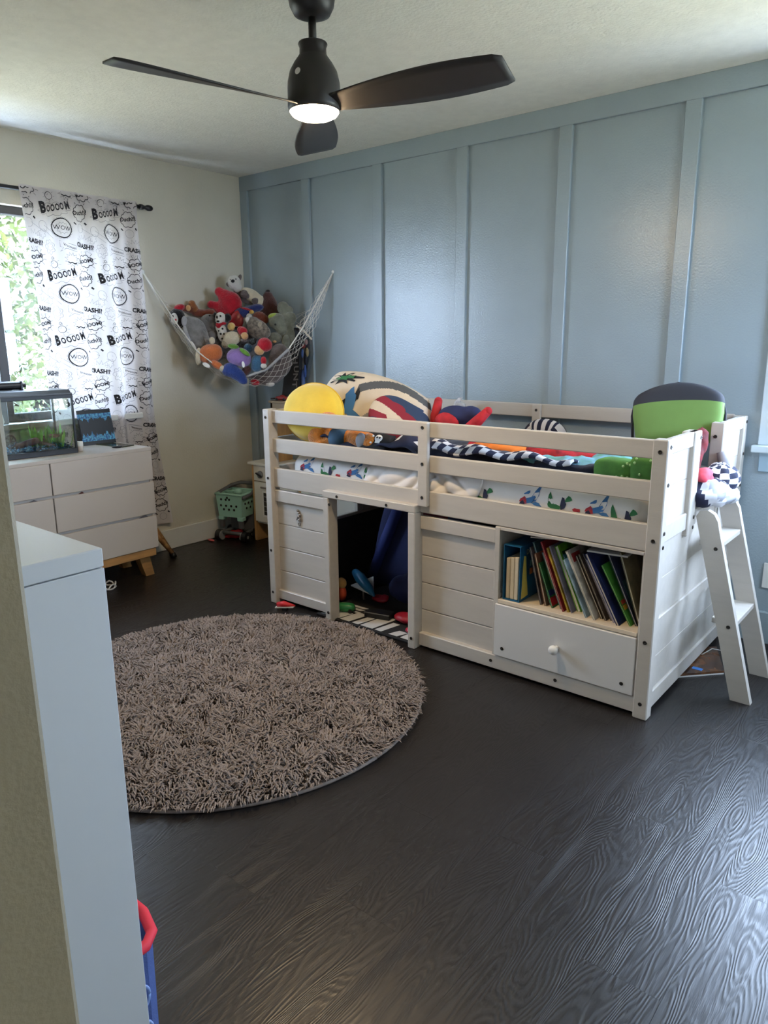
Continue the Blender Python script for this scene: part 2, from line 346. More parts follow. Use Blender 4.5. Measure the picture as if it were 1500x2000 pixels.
def blade_pt(u, v):                               # u along, v across
    r = .06 + .57 * u; ch = .034 + .052 * math.sin(min(1, u * 1.25) * math.pi * .5) * (1 - .25 * u ** 6)
    if u > .97: ch *= .86
    tw = R(-20 + 9 * u); w = (v - .5) * 2 * ch * 1.0
    return (r, w * math.cos(tw) + .02 * u, w * math.sin(tw) + .012 * u - .008)
bme = MB().grid(blade_pt, 22, 5).mesh('blade', BLD, True)
for az in (12, 132, 252):
    b = link('blade', bme, fan, (0, 0, zz(2.088)), (0, 0, R(az))); solidify(b, .006)
p = at(580, 150, d=FX - FY - .0); q = (CAM - Vector((FX, FY, 0))); 
st = MB().lathe([(.0002, .0), (.010, .0), (.010, .0012), (.0002, .0012)], 20).build('round_sticker', mat('sticker_white', (226, 224, 220), .5), fan)
a_ = math.atan2(q.y, q.x) - R(38); st.location = (.0775 * math.cos(a_), .0775 * math.sin(a_), zz(2.158)); st.rotation_euler = (0, R(78), a_)

# ================================================================== CURTAIN AND ROD
rod = empty('curtain_rod', (.046, -.80, 2.147), 'black curtain rod with round finial above the left window', 'curtain rod')
MB().tube([(0, -.03, 0), (0, -1.9, 0)], .011, 12).build('rod', BLACKM, rod, True)
fin = MB(); fin.tube([(0, .055, 0), (0, .045, 0), (0, .03, 0), (0, .018, 0), (0, .010, 0), (0, -.002, 0), (0, -.012, 0), (0, -.03, 0)], [.010, .016, .0175, .016, .011, .011, .0155, .0155], 14)
fin.build('finial', BLACKM, rod, True)
MB().box(-.046, -.040, -.06, -.03, -.03, .03).tube([(-.044, -.045, 0), (0, -.045, 0)], .006, 8).build('bracket', BLACKM, rod)
CUR = cloth_translucent('sheer_white_cotton', (212, 205, 203), .16)
CT, CB = 2.165, .19; CYL0, CYR0 = -1.555, -.865
def curt(s, t, off=0.0):                           # s 0..1 left to right across, t 0..1 top to bottom
    z = CT + (CB - CT) * t
    yl = CYL0 + .06 * min(1, t * 1.4) + .10 * max(0, t - .62); yr = CYR0 + .02 * t + .075 * t * t
    y = yl + (yr - yl) * s
    amp = .010 + .012 * min(1, t * 2.5)
    x = .058 + amp * math.sin(s * 21 + 1.2 * math.sin(t * 3)) + .006 * math.sin(s * 47 + t * 5) + (.012 if t < .02 else 0)
    if t < .06: x = max(x, .072) if t < .03 else x + (.06 - t) / .03 * max(0, .072 - x)
    x -= .034 * min(1, max(0, (t - .42) * 4))
    dx = 0
    return Vector((max(x, .024) + off, y + .006 * math.sin(t * 9 + s * 5), z))
curtain = empty('curtain', (.06, -1.2, .19), 'white sheer curtain printed with black comic words beside the left window', 'curtain')
cm = Matrix.Translation(-Vector((.06, -1.2, .19)))
MB().grid(lambda u, v: cm @ curt(u, v), 120, 60).build('drape', CUR, curtain, True)
MB().grid(lambda u, v: cm @ curt(u, v * .045, -.006), 120, 3).build('rod_pocket', CUR, curtain, True)
INK = mat('black_print', (38, 36, 40), .8); INK2 = mat('grey_print', (112, 110, 116), .8)
CWm, CHm = .70, CT - CB                            # cloth metres across / down (folds use a little more cloth)
pr = MB()
def put(geo, cx, cy, ang, mi):
    v, f = geo; ca, sa = math.cos(ang), math.sin(ang); out = []; ok = True; c2 = []
    for x, y in v:
        X = cx + x * ca - y * sa; Y = cy + x * sa + y * ca; s = X / CWm; t = -Y / CHm; c2.append((s, t))
    idx = {}; vs = []; fs = []
    for q in f:
        if all(0.002 < c2[i][0] < .998 and .004 < c2[i][1] < .996 for i in q):
            nf = []
            for i in q:
                if i not in idx: idx[i] = len(vs); vs.append(cm @ curt(c2[i][0], c2[i][1], .0035))
                nf.append(idx[i])
            fs.append(tuple(nf))
    if fs: pr.add(vs, fs, mi)
def cloud(rx, ry, n, k=.14, seg=5):
    o = []
    for i in range(n):
        for j in range(seg):
            a = 2 * math.pi * (i + j / seg) / n; w = 1 - k + k * math.sin(math.pi * j / seg) * 1.6
            o.append((rx * w * math.cos(a), ry * w * math.sin(a)))
    return o
def spikes(rx, ry, n, k=.55):
    return [(rx * (1 if i % 2 else k) * math.cos(math.pi * i / n), ry * (1 if i % 2 else k) * math.sin(math.pi * i / n)) for i in range(2 * n)]
def circ(r, n=18, ry=None): return [(r * math.cos(2 * math.pi * i / n), (ry or r) * math.sin(2 * math.pi * i / n)) for i in range(n)]
def cell(ox, oy):
    def T(s, x, y, size, ang=0, bold=.0, mi=0, sx=1): put(text_geo(s, size, bold, sx), ox + x, oy + y, R(ang), mi)
    def P(pts, x, y, w, closed=True, mi=0, ang=0): put(stroke2(pts, w, closed), ox + x, oy + y, R(ang), mi)
    T('B', .030, -.036, .074, 10, .055, 0, .85)
    for i, ch in enumerate('OOOO'): T(ch, .066 + i * .0235, -.036 + i * .006, .044 + .001 * i, 12, .035, 0, .60)
    T('M', .168, -.010, .056, 14, .035, 0, .62)
    P(cloud(.088, .031, 11, .22), .098, -.035, .0016, mi=1, ang=10)
    P(cloud(.041, .042, 8, .10), .245, -.040, .0034); T('Ouch!!!', .245, -.038, .031, 8, .03)
    for a in (60, 90, 122): P([(.048 * math.cos(R(a)), .052 * math.sin(R(a))), (.060 * math.cos(R(a)), .062 * math.sin(R(a)))], .245, -.040, .003, False)
    P([(.036, -.045), (.046, -.056)], .245, -.04, .009, False); P([(-.045, -.052), (-.030, -.062)], .245, -.04, .007, False)
    P(circ(.052, 26, .050), .130, -.128, .0055); P(cloud(.057, .055, 18, .06, 3), .130, -.128, .0016, mi=1)
    P(spikes(.036, .032, 11, .74), .130, -.128, .0014, mi=0); T('WOW', .130, -.128, .032, -4, .0, 0)
    P([(-.045, .022), (.05, .0), (.052, -.032), (-.012, -.018), (-.046, -.036), (-.028, -.014), (-.044, -.012)], .150, -.215, .002, mi=1); T('Vroooom', .160, -.222, .020, -14, .01, 0)
    P(spikes(.060, .056, 16, .58), .265, -.205, .0022, mi=1); T('CRASH!?', .262, -.212, .034, -7, .045, 0, .85)
    P(cloud(.041, .032, 7, .16), .262, -.292, .0038); T('BOOM!', .262, -.292, .027, 12, .04)
    for i in range(12):
        a = 2 * math.pi * i / 12 - .7
        if i < 9: P([(.046 * math.cos(a), .038 * math.sin(a)), (.064 * math.cos(a), .056 * math.sin(a))], .262, -.292, .0018, False)
    P(spikes(.046, .040, 12, .6), .165, -.292, .0024); P([(-.026, -.012), (-.012, -.018), (0, -.014), (.014, -.02), (.028, -.018)], .165, -.292, .006, False); P([(.01, -.03), (.004, -.055), (-.012, -.066)], .165, -.292, .002, False, 1)
    P(circ(.019), .066, -.320, .0024); P(circ(.006, 8), .058, -.312, .0015, mi=1)
    for i in range(9): a = i * .7; P([(.024 * math.cos(a), .024 * math.sin(a)), (.034 * math.cos(a), .034 * math.sin(a))], .066, -.320, .0014, False, 1)
    P(cloud(.030, .036, 7, .2), .050, -.232, .0015, mi=1); P(cloud(.018, .020, 6, .3), .052, -.23, .0013, mi=1); P(spikes(.009, .009, 6, .5), .062, -.288, .0026)
    P(circ(.024, 12, .028), .020, -.128, .0013, mi=1, ang=20); P([(-.006, .012), (.06, -.03)], .03, -.135, .0013, False, 1); P([(-.012, -.008), (.05, -.05)], .03, -.135, .0013, False, 1)
    P(circ(.022, 10, .024), -.062 + .31, -.118, .0013, mi=1); P(cloud(.018, .02, 6, .3), .31 + .01, -.168, .0013, mi=1); P([(-.05, .03), (.01, -.005)], .31, -.145, .0013, False, 1)
for j in range(-1, 7):
    for i in range(-1, 4): cell(-.232 + i * .312, -.065 - j * .348)
pr.build('comic_print', [INK, INK2], curtain)

# ================================================================== LEFT DRESSER (wide, low, on oak legs)
DX, DY1, DY0, DT = .48, -1.163, -2.36, .777
dresser = empty('wide_dresser', (.27, -1.76, 0), 'white six-drawer dresser on slanted oak legs under the left window', 'dresser')
def D(b, name, m, parent=dresser, sm=False): return b.build(name, m, parent, sm, None)
def box_rel(root, x0, x1, y0, y1, z0, z1, bev=.0): 
    l = root.location; return MB().box(x0 - l.x, x1 - l.x, y0 - l.y, y1 - l.y, z0 - l.z, z1 - l.z, bev)
box_rel(dresser, .072, DX - .019, DY0 + .002, DY1 - .002, .186, DT - .022).build('carcass', mat('carcass_off_white', (188, 184, 178), .5), dresser)  # off-white body set back behind the drawer fronts
box_rel(dresser, .072, DX, DY0, DY1, DT - .020, DT, .0025).build('top_panel', WHITE, dresser)
box_rel(dresser, .072, DX - .012, DY1 - .019, DY1, .184, DT - .02, .001).build('side_panel', WHITE, dresser)
box_rel(dresser, .072, DX - .012, DY0, DY0 + .019, .184, DT - .02, .001).build('side_panel', WHITE, dresser)
rows = [(.590, .757), (.391, .575), (.187, .376)]
for ri, (a, b) in enumerate(rows):
    for (ya, yb) in ((-1.752, DY1 - .001), (DY0 + .001, -1.758)):
        dr = box_rel(dresser, DX - .018, DX, ya, yb, a, b, .002).build('drawer_front', WHITE, dresser)
MB().add([(DX - .27 - .004, -1.62 + 1.76, .576), (DX - .27 - .004, -1.585 + 1.76, .576), (DX - .27 + .001, -1.60 + 1.76, .589)], [(0, 1, 2)]).build('cloth_corner', mat('wine_cloth', (92, 50, 46), .9), dresser)
MB().add([(DX - .27 - .004, -1.28 + 1.76, .377), (DX - .27 - .004, -1.215 + 1.76, .377), (DX - .27 + .002, -1.235 + 1.76, .392), (DX - .27 + .002, -1.255 + 1.76, .388)], [(0, 1, 2, 3)]).build('cloth_corner', mat('grey_cloth', (110, 106, 108), .9), dresser)
MB().add([(DX - .27 - .004, -1.88 + 1.76, .576), (DX - .27 - .004, -1.835 + 1.76, .576), (DX - .27 + .001, -1.857 + 1.76, .587)], [(0, 1, 2)]).build('cloth_corner', MATS['grey_cloth'], dresser)
box_rel(dresser, .10, DX - .012, DY0 + .03, DY1 - .012, .136, .184, .003).build('base_frame', OAK, dresser)
lg = MB().prism([(-.028, -.040, .136), (.028, -.040, .136), (.028, .034, .136), (-.028, .034, .136)], (0, 0, 0)).mesh if False else None
def leg(x, y, sx, sy):
    t = MB(); top = [(-.03, -.035), (.03, -.035), (.03, .035), (-.03, .035)]
    v = [(x + a, y + b, .138) for a, b in top] + [(x + a * .8 + sx, y + b * .8 + sy, 0) for a, b in top]
    t.add(v, [(0, 1, 2, 3), (7, 6, 5, 4), (0, 4, 5, 1), (1, 5, 6, 2), (2, 6, 7, 3), (3, 7, 4, 0)])
    t.v = [(q[0] - .27, q[1] + 1.76, q[2]) for q in t.v]; t.build('leg', OAK, dresser)
for lx, sx in ((.40, -.025), (.15, -.02)):
    leg(lx, -1.235, sx, .05); leg(lx, -2.28, sx, -.05)
# cables lying under the dresser
cab = MB(); pts = [(.42 + .05 * math.cos(a) , -1.50 + .07 * math.sin(a), .006 + .05 * (a / 9) ) for a in np.linspace(0, 11, 40)]
tag(cab.tube([(.30, -1.9, .006)] + [(x, y, max(.006, .012 + .02 * math.sin(i))) for i, (x, y, z) in enumerate(pts)], .005, 6).build('power_cable', mat('white_cable', (205, 203, 200), .5), None, True), 'coiled white cable lying on the floor under the wide dresser', 'cable')

# aquarium on the dresser
TZ = DT
tank = empty('fish_tank', (.205, -1.76, TZ), 'small black-rimmed aquarium with blue gravel and green plants on dresser', 'aquarium', R(-4))
tx, ty, th = .125, .235, .300                     # half depth, half width, height
BR = mat('tank_trim_black', (20, 21, 23), .35)
def rim(b, z0, z1, o=.006, w=.012):
    b.box(tx - w, tx + o, -ty - o, ty + o, z0, z1, .002).box(-tx - o, -tx + w, -ty - o, ty + o, z0, z1, .002).box(-tx + w, tx - w, ty - w, ty + o, z0, z1, .002).box(-tx + w, tx - w, -ty - o, -ty + w, z0, z1, .002); return b
rim(MB(), 0, .028).build('bottom_rim', BR, tank); rim(MB(), th - .006, th + .014).build('top_rim', BR, tank)
for sy in (-1, 1):
    for sx in (-1, 1): MB().box(sx * tx - .005, sx * tx + .005, sy * ty - .005, sy * ty + .005, .02, th).build('corner_post', BR, tank)
for nm, bx in (('front_pane', (tx - .003, tx, -ty, ty)), ('back_pane', (-tx, -tx + .003, -ty, ty)), ('side_pane', (-tx, tx, ty - .003, ty)), ('side_pane', (-tx, tx, -ty, -ty + .003))):
    MB().box(bx[0], bx[1], bx[2], bx[3], .02, th).build(nm, TANKGLASS, tank)
MB().box(-tx + .004, tx - .004, -ty + .004, ty - .004, .03, .232).build('water', WATER, tank)
MB().box(-tx + .004, tx - .004, -ty + .004, ty - .004, .012, .024).build('gravel_bed', mat('gravel_dark', (24, 44, 66), .8), tank)
g = MB(); shp = [(0, 0, 1), (1, 0, 0), (0, 1, 0), (-1, 0, 0), (0, -1, 0)]
for i in range(900):
    c = (random.uniform(-tx + .01, tx - .008), random.uniform(-ty + .01, ty - .008), .024 + random.random() * .030); s = random.uniform(.003, .006)
    g.add([(c[0] + a * s, c[1] + b * s, c[2] + d * s) for a, b, d in shp], [(0, 1, 2), (0, 2, 3), (0, 3, 4), (0, 4, 1)], random.choice((0, 0, 1, 1, 2, 3)))
gv = g.build('gravel', [mat('gravel_navy', (22, 40, 70), .6), mat('gravel_blue', (40, 110, 150), .6), mat('gravel_teal', (80, 130, 140), .6), mat('gravel_black', (20, 22, 26), .6)], tank); gv['kind'] = 'stuff'
PLG = mat('aquarium_plant', (126, 190, 70), .5, .4, 30); pl = MB()
for i in range(46):
    bx, by = random.uniform(-.09, .09), random.choice((random.uniform(.06, .15), random.uniform(.17, .225))); h = random.uniform(.05, .12); a = random.random() * 6.28; w = random.uniform(.005, .010)
    dx, dy = math.cos(a), math.sin(a); pl.add([(bx - dy * w, by + dx * w, .035), (bx + dy * w, by - dx * w, .035), (bx + dx * .02 + dy * w * 1.3, by + dy * .012 - dx * w * 1.3, .035 + h * .6), (bx + dx * .04, by + dy * .016, .035 + h), (bx + dx * .02 - dy * w * 1.3, by + dy * .012 + dx * w * 1.3, .035 + h * .6)], [(0, 1, 2, 3, 4)])
pl.build('water_plants', PLG, tank)
MB().tube([(.02, -.04, .05), (.05, .05, .075), (.03, .12, .09), (.06, .2, .095)], [.014, .018, .014, .006], 8).tube([(.04, .06, .075), (.07, .10, .055), (.08, .14, .045)], [.012, .010, .006], 7).build('driftwood', mat('driftwood', (112, 84, 72), .8, .3, 20), tank, True)
wh = MB(); wh.tube([(.06, -.075 + .026 * math.cos(a), .085 + .032 * math.sin(a)) for a in np.linspace(0, 6.283, 17)], .004, 6)
for k in range(4): a = k * .785; wh.tube([(.06, -.075 + .026 * math.cos(a), .085 + .032 * math.sin(a)), (.06, -.075 - .026 * math.cos(a), .085 - .032 * math.sin(a))], .002, 5)
wh.build('wheel_ornament', mat('ornament_brown', (62, 52, 44), .8), tank, True)
MB().box(-tx + .01, -tx + .05, -.16, -.02, .16, .29, .006).tube([(-.06, -.10, .06), (-.06, -.10, .24)], .014, 10).build('filter_box', mat('filter_grey', (120, 124, 122), .4), tank)
MB().tube([(.09, -.17, .26), (.09, -.165, .18), (.10, -.155, .12), (.10, -.16, .075)], .004, 6).build('heater_tube', mat('amber_tube', (214, 168, 80), .3), tank, True)
MB().tube([(.06, -.11, .26), (.07, -.10, .19), (.085, -.13, .14), (.09, -.21, .09)], .005, 6).build('air_hose', mat('milky_hose', (214, 216, 208), .3), tank, True)
MB().ball((tx - .006, -.135, .235), .011).build('suction_knob', BR, tank, True)
MB().box(-tx - .004, tx + .004, -ty - .004, ty + .004, th + .014, th + .022).prism([(-tx, -ty, th + .022), (tx, -ty, th + .022), (tx - .02, -ty, th + .038), (-tx + .02, -ty, th + .038)], (0, 2 * ty, 0)).build('hood', mat('hood_grey', (66, 68, 68), .3), tank)
MB().tube([(-.06, -.10, .362), (-.06, .045, .362)], .023, 16).tube([(-.06, .045, .362), (-.06, .075, .362)], .012, 12).box(-.08, -.04, -.115, -.10, .336, .385, .003).box(-.08, -.04, .045, .058, .336, .385, .003).build('hood_pump', BLACKP, tank)
# canvas, jar, tablet, puck
cv = empty('painted_canvas', (.145, -1.262, DT + .001), 'small black canvas painted with blue cave icicles leaning behind tablet', 'painting')
cv.rotation_euler = (0, R(-14), R(-4))
def cave_paint():
    m = bpy.data.materials.new('cave_painting'); m.use_nodes = True; nt = m.node_tree; N = nt.nodes.new; L = nt.links.new; b = nt.nodes['Principled BSDF']; b.inputs['Roughness'].default_value = .4
    tc = N('ShaderNodeTexCoord'); sp = N('ShaderNodeSeparateXYZ'); L(tc.outputs['Object'], sp.inputs[0])
    def band(scale, lo, hi, zc, sign):
        cb = N('ShaderNodeCombineXYZ'); L(sp.outputs['Y'], cb.inputs[0]); n = N('ShaderNodeTexNoise'); n.inputs['Scale'].default_value = scale; n.inputs['Detail'].default_value = 3; L(cb.outputs[0], n.inputs['Vector'])
        mr = N('ShaderNodeMapRange'); mr.inputs['From Min'].default_value = .3; mr.inputs['From Max'].default_value = .7; mr.inputs['To Min'].default_value = lo; mr.inputs['To Max'].default_value = hi; L(n.outputs[0], mr.inputs['Value'])
        c1 = N('ShaderNodeMath'); c1.operation = 'LESS_THAN' if sign > 0 else 'GREATER_THAN'; L(sp.outputs['Z'], c1.inputs[0]); L(mr.outputs[0], c1.inputs[1])
        c2 = N('ShaderNodeMath'); c2.operation = 'GREATER_THAN' if sign > 0 else 'LESS_THAN'; L(sp.outputs['Z'], c2.inputs[0]); c2.inputs[1].default_value = zc
        k = N('ShaderNodeMath'); k.operation = 'MULTIPLY'; L(c1.outputs[0], k.inputs[0]); L(c2.outputs[0], k.inputs[1]); return k
    a = band(45, .03, .085, .022, 1); c = band(38, .175, .128, .182, -1)
    s = N('ShaderNodeMath'); s.operation = 'MAXIMUM'; L(a.outputs[0], s.inputs[0]); L(c.outputs[0], s.inputs[1])
    n = N('ShaderNodeTexNoise'); n.inputs['Scale'].default_value = 90; L(tc.outputs['Object'], n.inputs['Vector'])
    r = N('ShaderNodeValToRGB'); r.color_ramp.elements[0].position = .4; r.color_ramp.elements[0].color = lin((24, 80, 140)); r.color_ramp.elements[1].position = .62; r.color_ramp.elements[1].color = lin((90, 170, 205)); L(n.outputs[0], r.inputs[0])
    mx = N('ShaderNodeMix'); mx.data_type = 'RGBA'; mx.inputs[6].default_value = lin((14, 15, 18)); L(s.outputs[0], mx.inputs[0]); L(r.outputs[0], mx.inputs[7]); L(mx.outputs[2], b.inputs['Base Color']); return m
MB().box(-.014, 0, -.118, .080, 0, .205, .001).build('canvas', cave_paint(), cv)
jar = empty('white_jar', tuple(at(157, 881, z=DT).xy) + (DT,), 'small white lidded jar beside the aquarium', 'jar')
MB().lathe([(.013, 0), (.0145, .002), (.0145, .026), (.013, .028)], 18).build('jar_body', WHITE, jar, True); MB().lathe([(.0175, .028), (.018, .030), (.018, .052), (.016, .054)], 18).build('lid', WTRIM, jar, True)
tb = [at(u, v, z=DT + .004) for u, v in ((184, 867), (206, 864), (262, 869), (238, 873))]
t_ = MB().prism([tuple(q - Vector((tb[0].x, tb[0].y, DT))) for q in tb], (0, 0, .006)).build('tablet', mat('dark_glass_screen', (70, 74, 58), .12)); t_.location = (tb[0].x, tb[0].y, DT)
for q in range(1): t_.data.transform(Matrix.Translation((0, 0, -.004)))
tag(t_, 'thin flat glass tablet lying on the dresser before the canvas', 'tablet')
pk = empty('black_puck', (at(232, 875, z=DT).x - .02, at(228, 875, z=DT).y + .01, DT), 'small flat black disc on the dresser edge beside tablet', 'disc')
MB().lathe([(.026, 0), (.028, .002), (.028, .008), (.025, .010)], 24).build('disc_body', BLACKP, pk, True); MB().lathe([(.004, .010), (.004, .016)], 10).build('stub', WTRIM, pk, True)

# toy giraffe behind the dresser, only its legs peeking out under the curtain
GF = mat('giraffe_hide', (204, 160, 104), .7, .5, 38, rgb2=(122, 72, 34))
gf = empty('toy_giraffe', (.14, -.99, 0), 'spotted toy giraffe standing behind dresser, striped legs showing', 'toy giraffe')
MB().ball((-.02, -.075, .33), (.04, .07, .045)).tube([(-.02, -.09, .35), (-.02, -.10, .46), (-.02, -.11, .55)], [.03, .024, .02], 8).ball((-.02, -.09, .56), (.018, .035, .02)).build('body', GF, gf, True)
for (a, b, c) in (((.0, -.05, .31), (.02, .03, .15), (.055, .105, .028)), ((-.04, -.04, .31), (-.02, .055, .17), (.005, .125, .028)), ((.0, -.12, .32), (.0, -.12, .15), (.0, -.11, .028)), ((-.045, -.12, .32), (-.045, -.13, .15), (-.045, -.12, .028))):
    l = MB().tube([a, b, c], [.026, .017, .014], 8).build('leg', GF, gf, True); MB().tube([(c[0], c[1], c[2] + .006), (c[0] + .006, c[1] + .006, max(.0, c[2] - .026))], [.015, .019], 8).build('hoof', BLACKP, l, True)

# ================================================================== NEAR CABINET + BIN
cb = at(200, 1070, z=1.08)
cab2 = empty('tall_cabinet', (cb.x - .3, (cb.y + YF) / 2, 0), 'tall plain white cabinet behind the doorway wall in the foreground', 'cabinet')
NW = mat('white_laminate', (206, 210, 214), .4, .01, 3)
box_rel(cab2, cb.x - .80, cb.x, YF + .018, cb.y, 1.053, 1.08, .0015).build('top_panel', NW, cab2)
box_rel(cab2, cb.x - .018, cb.x, YF + .02, cb.y, 0, 1.0515, .001).build('end_panel', NW, cab2)
box_rel(cab2, cb.x - .80, cb.x - .782, YF + .02, cb.y, 0, 1.0515, .001).build('end_panel', NW, cab2)
box_rel(cab2, cb.x - .782, cb.x - .018, YF + .02, cb.y - .018, .06, 1.05).build('carcass', NW, cab2)
for k in range(4): box_rel(cab2, cb.x - .78, cb.x - .02, cb.y - .018, cb.y, .07 + k * .246, .312 + k * .246, .002).build('drawer_front', NW, cab2)
bn = empty('fabric_bin', (2.92, -2.93, 0), 'blue fabric storage bin with red rim behind the tall cabinet', 'bin')
BINB = mat('blue_bin_fabric', (72, 92, 148), .85, .1, 20, .2, 300); bo = [(-.14, -.06), (.115, -.06), (.135, -.04), (.135, .02), (.115, .045), (.06, .062), (-.14, .062)]
b = MB(); n = len(bo); v = [(x * .96, y * .96, 0) for x, y in bo] + [(x, y, .255) for x, y in bo] + [(x * .95, y * .9, .255) for x, y in bo] + [(x * .92, y * .86, .01) for x, y in bo]
fs = [tuple(range(n))[::-1], tuple(3 * n + i for i in range(n))]
for k in range(3): fs += [(k * n + i, k * n + (i + 1) % n, (k + 1) * n + (i + 1) % n, (k + 1) * n + i) for i in range(n)]
b.add(v, fs).build('bin_body', BINB, bn)
MB().tube([(x, y, .262) for x, y in bo + bo[:1]], .011, 8).build('rim', mat('red_piping', (206, 40, 58), .7), bn, True)
RNG_ = mat('pale_blue_print', (132, 156, 206), .8)
for zc in (.16, .08):
    MB().tube([(.138, -.01 + .026 * math.cos(a), zc + .03 * math.sin(a)) for a in np.linspace(0, 6.283, 20)], .003, 5).build('ring_print', RNG_, bn, True)

# ================================================================== ROUND SHAG RUG
RXc, RYc, RR = 1.955, -1.85, .765
rug = empty('round_rug', (RXc, RYc, 0), 'round grey-brown shaggy rug on the dark floor', 'rug')
MB().lathe([(RR - .02, .0), (RR, .002), (RR, .007), (RR - .01, .010)], 96).build('backing', mat('rug_backing', (92, 82, 76), .95), rug)
bm_ = MB().tube([(RR * math.cos(a), RR * math.sin(a), .006) for a in np.linspace(0, 2 * math.pi, 97)], .006, 6).build('rug_edge', mat('rug_edge', (126, 114, 106), .9), rug, True)
def rug_pile():
    n = 42000
    r = RR * np.sqrt(RNG.random(n)) * .995; a = RNG.random(n) * 2 * np.pi
    px, py = r * np.cos(a), r * np.sin(a)
    def fld(x, y, k):                              # smooth flow of lean directions
        return np.sin(x * 5 * k + 1.3 * np.sin(y * 4 * k + k)) + np.cos(y * 6 * k - 1.1 * np.sin(x * 5 * k))
    th = a * 1.0 + fld(px, py, 1.7) * .7 + fld(px + 3, py - 2, 8.1) * 1.3 + RNG.normal(size=n) * .75
    edge = np.clip((r / RR - .88) / .1, 0, 1); th = th * (1 - edge * .7) + a * edge * .7
    L = (.048 + .026 * RNG.random(n)) * (1 - .45 * edge); w = .0018 + .0011 * RNG.random(n); lean = .45 + .55 * RNG.random(n)
    hv = .60 + .34 * np.clip(fld(px - 1, py + 4, 9.1) * .3 + .5 + RNG.normal(size=n) * .25, 0, 1.1)
    dx, dy = np.cos(th), np.sin(th); sx, sy = -dy, dx
    def pt(t, hh, ww): return np.stack([px + dx * L * t + sx * w * ww, py + dy * L * t + sy * w * ww, .009 + L * hh * hv], 1)
    k = RNG.normal(size=n) * 1.2
    p = [pt(0, 0, -1), pt(0, 0, 1), pt(.35 * lean, .50, -1 + k), pt(.35 * lean, .50, 1 + k), pt(.8 * lean, .72, -1.0 + 2 * k), pt(.8 * lean, .72, 1.0 + 2 * k), pt(1.15 * lean, .62 - .15 * lean, 2.6 * k)]
    v = np.stack(p, 1).reshape(-1, 3); o = (np.arange(n) * 7)[:, None]
    quads = np.concatenate([o + np.array([[0, 1, 3, 2]]), o + np.array([[2, 3, 5, 4]])], 1).reshape(-1, 4); tri = o + np.array([[4, 5, 6]])
    me = bpy.data.meshes.new('shag_pile'); me.vertices.add(len(v)); me.vertices.foreach_set('co', v.ravel())
    lp = np.concatenate([quads.ravel(), tri.ravel()]); me.loops.add(len(lp)); me.loops.foreach_set('vertex_index', lp)
    nq, nt_ = len(quads), len(tri); me.polygons.add(nq + nt_)
    st_ = np.concatenate([np.arange(nq) * 4, nq * 4 + np.arange(nt_) * 3]); me.polygons.foreach_set('loop_start', st_)
    me.polygons.foreach_set('use_smooth', np.ones(nq + nt_, bool)); me.update(calc_edges=True); me.validate()
    me.materials.append(mat('shag_fibre', (148, 134, 125), .9, .15, 14, spec=.2)); return me
pile = link('shag_pile', rug_pile(), rug); pile['kind'] = 'stuff'
#__PART2__
# ================================================================== LOFT BED
BX0, BX1, BYF, BYB, BT = 1.312, 3.328, -1.048, -.028, 1.026
bed = empty('loft_bed', ((BX0 + BX1) / 2, -.54, 0), 'white low loft bed with play opening, bookshelf and drawer along the blue wall', 'bed')
def B(x0, x1, y0, y1, z0, z1, name, bev=.0035, m=BEDW, parent=bed):
    o = box_rel(bed, x0, x1, y0, y1, z0, z1, bev).build(name, m, bed)
    if parent is not bed: o.parent = parent
    return o
B(BX0, BX0 + .045, BYF, BYF + .06, 0, BT, 'post'); B(BX1 - .052, BX1, BYF, BYF + .05, 0, BT, 'post')
B(BX0, BX0 + .045, BYB - .06, BYB, 0, BT, 'post'); B(BX1 - .052, BX1, BYB - .045, BYB, 0, BT, 'post')
RY0, RY1 = -1.026, -1.002
B(BX0 + .04, BX1 - .05, RY0, RY1, .956, 1.021, 'guard_rail'); B(BX0 + .04, BX1 - .05, RY0, RY1, .807, .879, 'guard_rail')
B(BX0 + .04, BX1 - .05, RY0, RY1, .628, .727, 'side_rail')
B(2.288, 2.338, BYF, RY0 + .001, .66, 1.022, 'guard_support')
# back guard rail and side rail
B(BX0 + .04, BX1 - .05, BYB - .03, BYB - .006, .962, 1.03, 'guard_rail'); B(BX0 + .04, BX1 - .05, BYB - .03, BYB - .006, .628, .74, 'side_rail')
B(2.30, 2.35, BYB - .044, BYB - .03, .66, 1.028, 'guard_support')
B(BX0 + .02, BX1 - .03, -.99, BYB - .035, .628, .645, 'mattress_deck', .002)
# play opening with its frame
PYA, PYB = -1.066, -1.0
B(1.735, 1.772, PYA, PYB, 0, .63, 'door_post'); B(2.249, 2.288, PYA, PYB, 0, .63, 'door_post'); B(1.735, 2.288, PYA, PYB + .02, .630, .664, 'door_lintel')
# panelled front: rails and boards
for xa, xb in ((BX0 + .04, 1.735), (2.288, 2.667)):
    B(xa, xb, RY0, RY1, .553, .614, 'panel_rail')
    for za, zb in ((.433, .552), (.3065, .430), (.1795, .3035), (.05, .1765)): B(xa - .004, xb + .004, -1.010, -.998, za, zb, 'board', .0022)
B(BX0 + .04, 1.735, RY0, RY1, .022, .073, 'bottom_rail'); B(2.288, BX1 - .05, RY0 - .008, RY1, .012, .074, 'bottom_rail')
